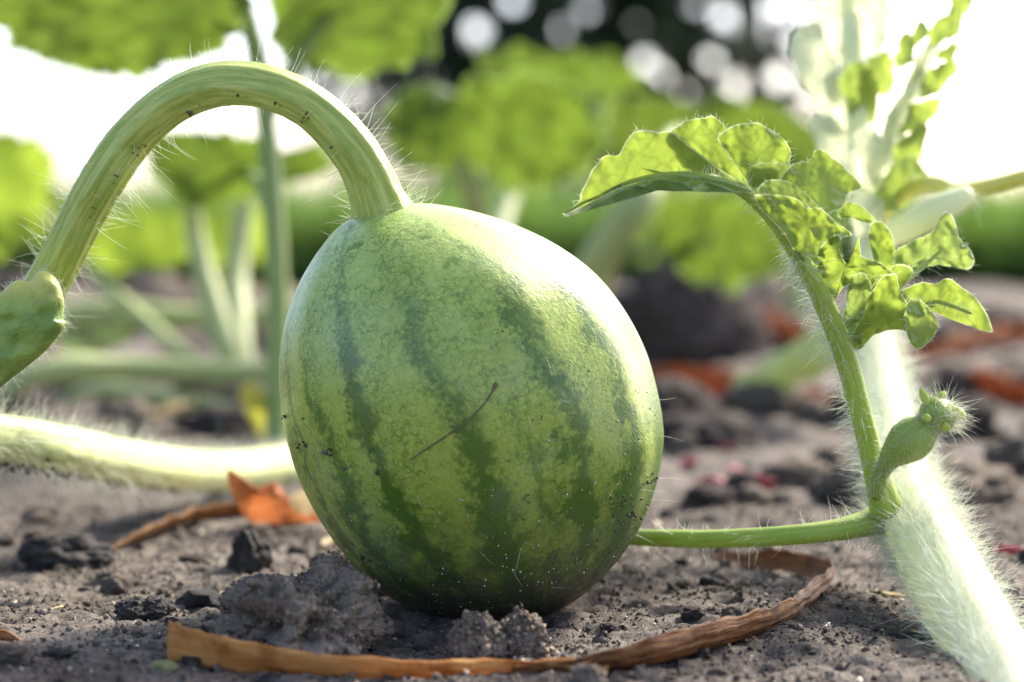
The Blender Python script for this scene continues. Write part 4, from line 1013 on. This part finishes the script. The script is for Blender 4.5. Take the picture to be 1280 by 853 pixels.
st2 = strip([(640, 842, 20, .8, None), (700, 838, 26, .85, None), (760, 832, 40, .9, None), (820, 820, 50, .95, None), (880, 804, 50, .95, None), (940, 787, 46, 1.0, None), (980, 772, 38, 1.1, None), (1004, 756, 36, 1.2, None), (1026, 738, 36, 1.1, None), (1034, 722, 34, .9, None), (1016, 712, 32, .8, None), (975, 704, 30, .8, None), (930, 700, 20, .8, None), (890, 693, 9, .6, None)], M_DRY, 'dry_leaf_strip', 'curled dark brown dry leaf strip hooking round on the soil under the side stalk', n=130, m=15, fold=.6, ruf=.0004, ragged=.22, seed=2)
strip([(136, 688, 12, .5, None), (165, 675, 30, .6, None), (205, 658, 40, .6, None), (250, 645, 42, .6, None), (300, 640, 38, .6, None), (345, 640, 30, .6, None)], M_DRYL, 'dry_leaf_scrap', 'pointed orange dry leaf scrap between black clod and russet curled leaf', fold=.25, ruf=.0005, ragged=.2, seed=3)
V1, F1, T1 = leafpx([(284, 588), (302, 596), (322, 610), (345, 604), (362, 622), (396, 634), (404, 652), (360, 654), (318, 654), (296, 630)], 1.27, (.3, .2), ruf=4, rf=.03, n=90, rings=10, seed=70, jag=3, dome=-3)
tag(obj('dry_leaf_scrap', V1, F1, M_DRYR, tc=np.stack([V1[:, 2] * 500, V1[:, 0] * 1000, T1[:, 0]], 1), origin=V1.mean(0) * np.array([1, 1, 0])), 'russet curled dry leaf standing up behind the melon, under the pale vine', 'dry leaf')
V1, F1, T1 = leafpx([(362, 622), (380, 613), (398, 615), (404, 640), (384, 644), (368, 638)], 1.26, (.3, .6), ruf=3, rf=.03, n=60, rings=8, seed=71, dome=1)
tag(obj('dry_leaf_scrap', V1, F1, M_TAN, tc=np.stack([V1[:, 2] * 500, V1[:, 0] * 1000, T1[:, 0]], 1), origin=V1.mean(0) * np.array([1, 1, 0])), 'cream dry leaf scrap wedged between russet leaf and melon', 'dry leaf')
strip([(404, 690, 12, .4, None), (410, 680, 18, .5, None), (418, 668, 10, .4, None)], M_TAN, 'dry_leaf_scrap', 'tiny tan leaf crumb on the soil close to the melon', n=20, fold=.4, ruf=.0006, seed=5)
strip([(812, 478, 36, 1.1, None), (860, 480, 46, 1.1, None), (920, 486, 42, 1.1, None), (980, 494, 34, 1.0, None), (1046, 500, 26, .9, None)], M_DRYR, 'dry_leaf_strip', 'wide russet dry leaf strip lying on the soil behind the melon and petiole', fold=.4, ruf=.002, seed=6)
strip([(916, 380, 14, .9, 2.7), (950, 396, 26, .9, 2.7), (985, 412, 26, .9, 2.75), (1015, 424, 12, .9, 2.75)], M_DRYR, 'dry_leaf_scrap', 'orange dry leaf scrap on the low dark mound', fold=.4, ruf=.003, seed=7)
strip([(1120, 444, 22, .8, None), (1180, 438, 34, .8, None), (1240, 424, 34, .8, None), (1310, 418, 22, .8, None)], M_DRYR, 'dry_leaf_strip', 'faded russet dry leaf strip on the soil behind the crinkled leaf lobes', fold=.4, ruf=.003, seed=8)
strip([(1196, 470, 24, .9, None), (1230, 480, 44, .9, None), (1270, 492, 46, .9, None), (1320, 505, 30, .9, None)], M_DRYR, 'dry_leaf_strip', 'broad rust red dry leaf strip on the soil beyond the fruit bud', fold=.4, ruf=.003, seed=9)
strip([(128, 532, 14, .5, None), (180, 524, 30, .5, None), (240, 510, 34, .5, None), (290, 500, 20, .5, None)], M_TAN, 'dry_leaf_strip', 'beige dry leaf strip lying behind the pale hairy vine', fold=.4, ruf=.003, seed=10)
M_PALE = mat_simple('withered_green', (0.46, 0.52, 0.24), tr=0.3, var=.2, scale=.05)
strip([(920, 486, 20, .8, 1.95), (960, 476, 38, .9, 1.93), (1000, 456, 52, 1.0, 1.9), (1030, 436, 56, 1.1, 1.87), (1075, 420, 50, 1.1, 1.84)], M_PALE, 'withered_leaf', 'pale green withered leaf lying over the wide russet strip', fold=.5, ruf=.003, seed=11, cat='leaf')
strip([(815, 520, 26, .9, None), (850, 520, 36, .9, None), (880, 518, 20, .9, None)], M_PALE, 'withered_leaf', 'short pale green leaf bit on the soil right beside the melon', fold=.4, ruf=.002, seed=12, cat='leaf', n=40)
M_PINK = mat_simple('pink_petal', (0.42, 0.09, 0.12), tr=.3, var=.3, scale=.1)
for i, (x, y, s) in enumerate([(872, 552, 14), (905, 560, 12), (890, 602, 20), (946, 606, 22), (985, 600, 16), (860, 580, 10), (920, 585, 12), (1262, 690, 16)]):
    strip([(x - s, y + 2, s * .8, .6, None), (x, y, s * 1.1, .7, None), (x + s, y + 3, s * .7, .6, None)], M_PINK, 'fallen_petal', 'faded pink petal lying on the soil behind the green side stalk', cat='petal', n=20, m=7, fold=.5, ruf=.0015, seed=20 + i)['group'] = 'pink petals on the soil'
strip([(40, 767, 4, .4, None), (60, 765, 7, .4, None), (72, 762, 9, .5, None), (84, 760, 4, .4, None)], M_TAN, 'straw_chip', 'narrow cream straw chip on the open soil near the lone black clod', cat='chip', n=24, fold=.4, ruf=.0003, seed=30)
strip([(-16, 773, 8, .4, None), (0, 771, 11, .4, None), (14, 771, 6, .4, None)], M_TAN, 'straw_chip', 'short cream straw chip beside the brown twig stub', cat='chip', n=24, fold=.4, ruf=.0003, seed=31)
strip([(-30, 800, 22, .8, None), (0, 803, 20, .8, None), (16, 806, 15, .8, None), (27, 808, 8, .8, None)], M_DRY, 'twig_stub', 'brown split twig stub lying on the open soil', cat='twig', n=30, fold=.9, ruf=.0006, seed=32)
strip([(866, 793, 6, .9, None), (874, 788, 9, 1.0, None), (880, 783, 5, 1.0, None)], M_DRYR, 'bark_chip', 'tiny red brown chip beside the dark curled strip', cat='chip', n=16, fold=.5, ruf=.0004, seed=33)
strip([(1094, 742, 5, .3, None), (1112, 745, 11, .3, None), (1136, 750, 6, .3, None)], M_TAN, 'straw_chip', 'yellowish straw chip on the soil beside the thick hairy vine', cat='chip', n=20, fold=.4, ruf=.0004, seed=34)
rt = [G(x, y) + np.array([0, 0, h]) for x, y, h in [(742, 708, .0006), (770, 706, .001), (800, 704, .0022), (815, 702, .0026), (835, 712, .0016), (858, 722, .0004)]]
V, F, T = tube(crom(rt, 40), np.linspace(.0004, .00028, 40), 8, lump=.3, lf=1500)
tag(obj('root_thread', V, F, M_TWIG, tc=T, origin=rt[0]), 'thin dark rootlet arching over the soil beneath the side stalk', 'rootlet')
V, F = clod((.0022, .0018, .0016), 4, 77, rough=.2, crumb=.06)
o = bpy.data.objects.new('seed_pod', mesh('seed_pod', V, F, mat_simple('green_pod', (.11, .12, .03), scale=1.0))); COL.objects.link(o); q = G(206, 848); o.location = (q[0], q[1], 0.0006)
tag(o, 'tiny yellow green pod at the end of the pale orange strip', 'pod')
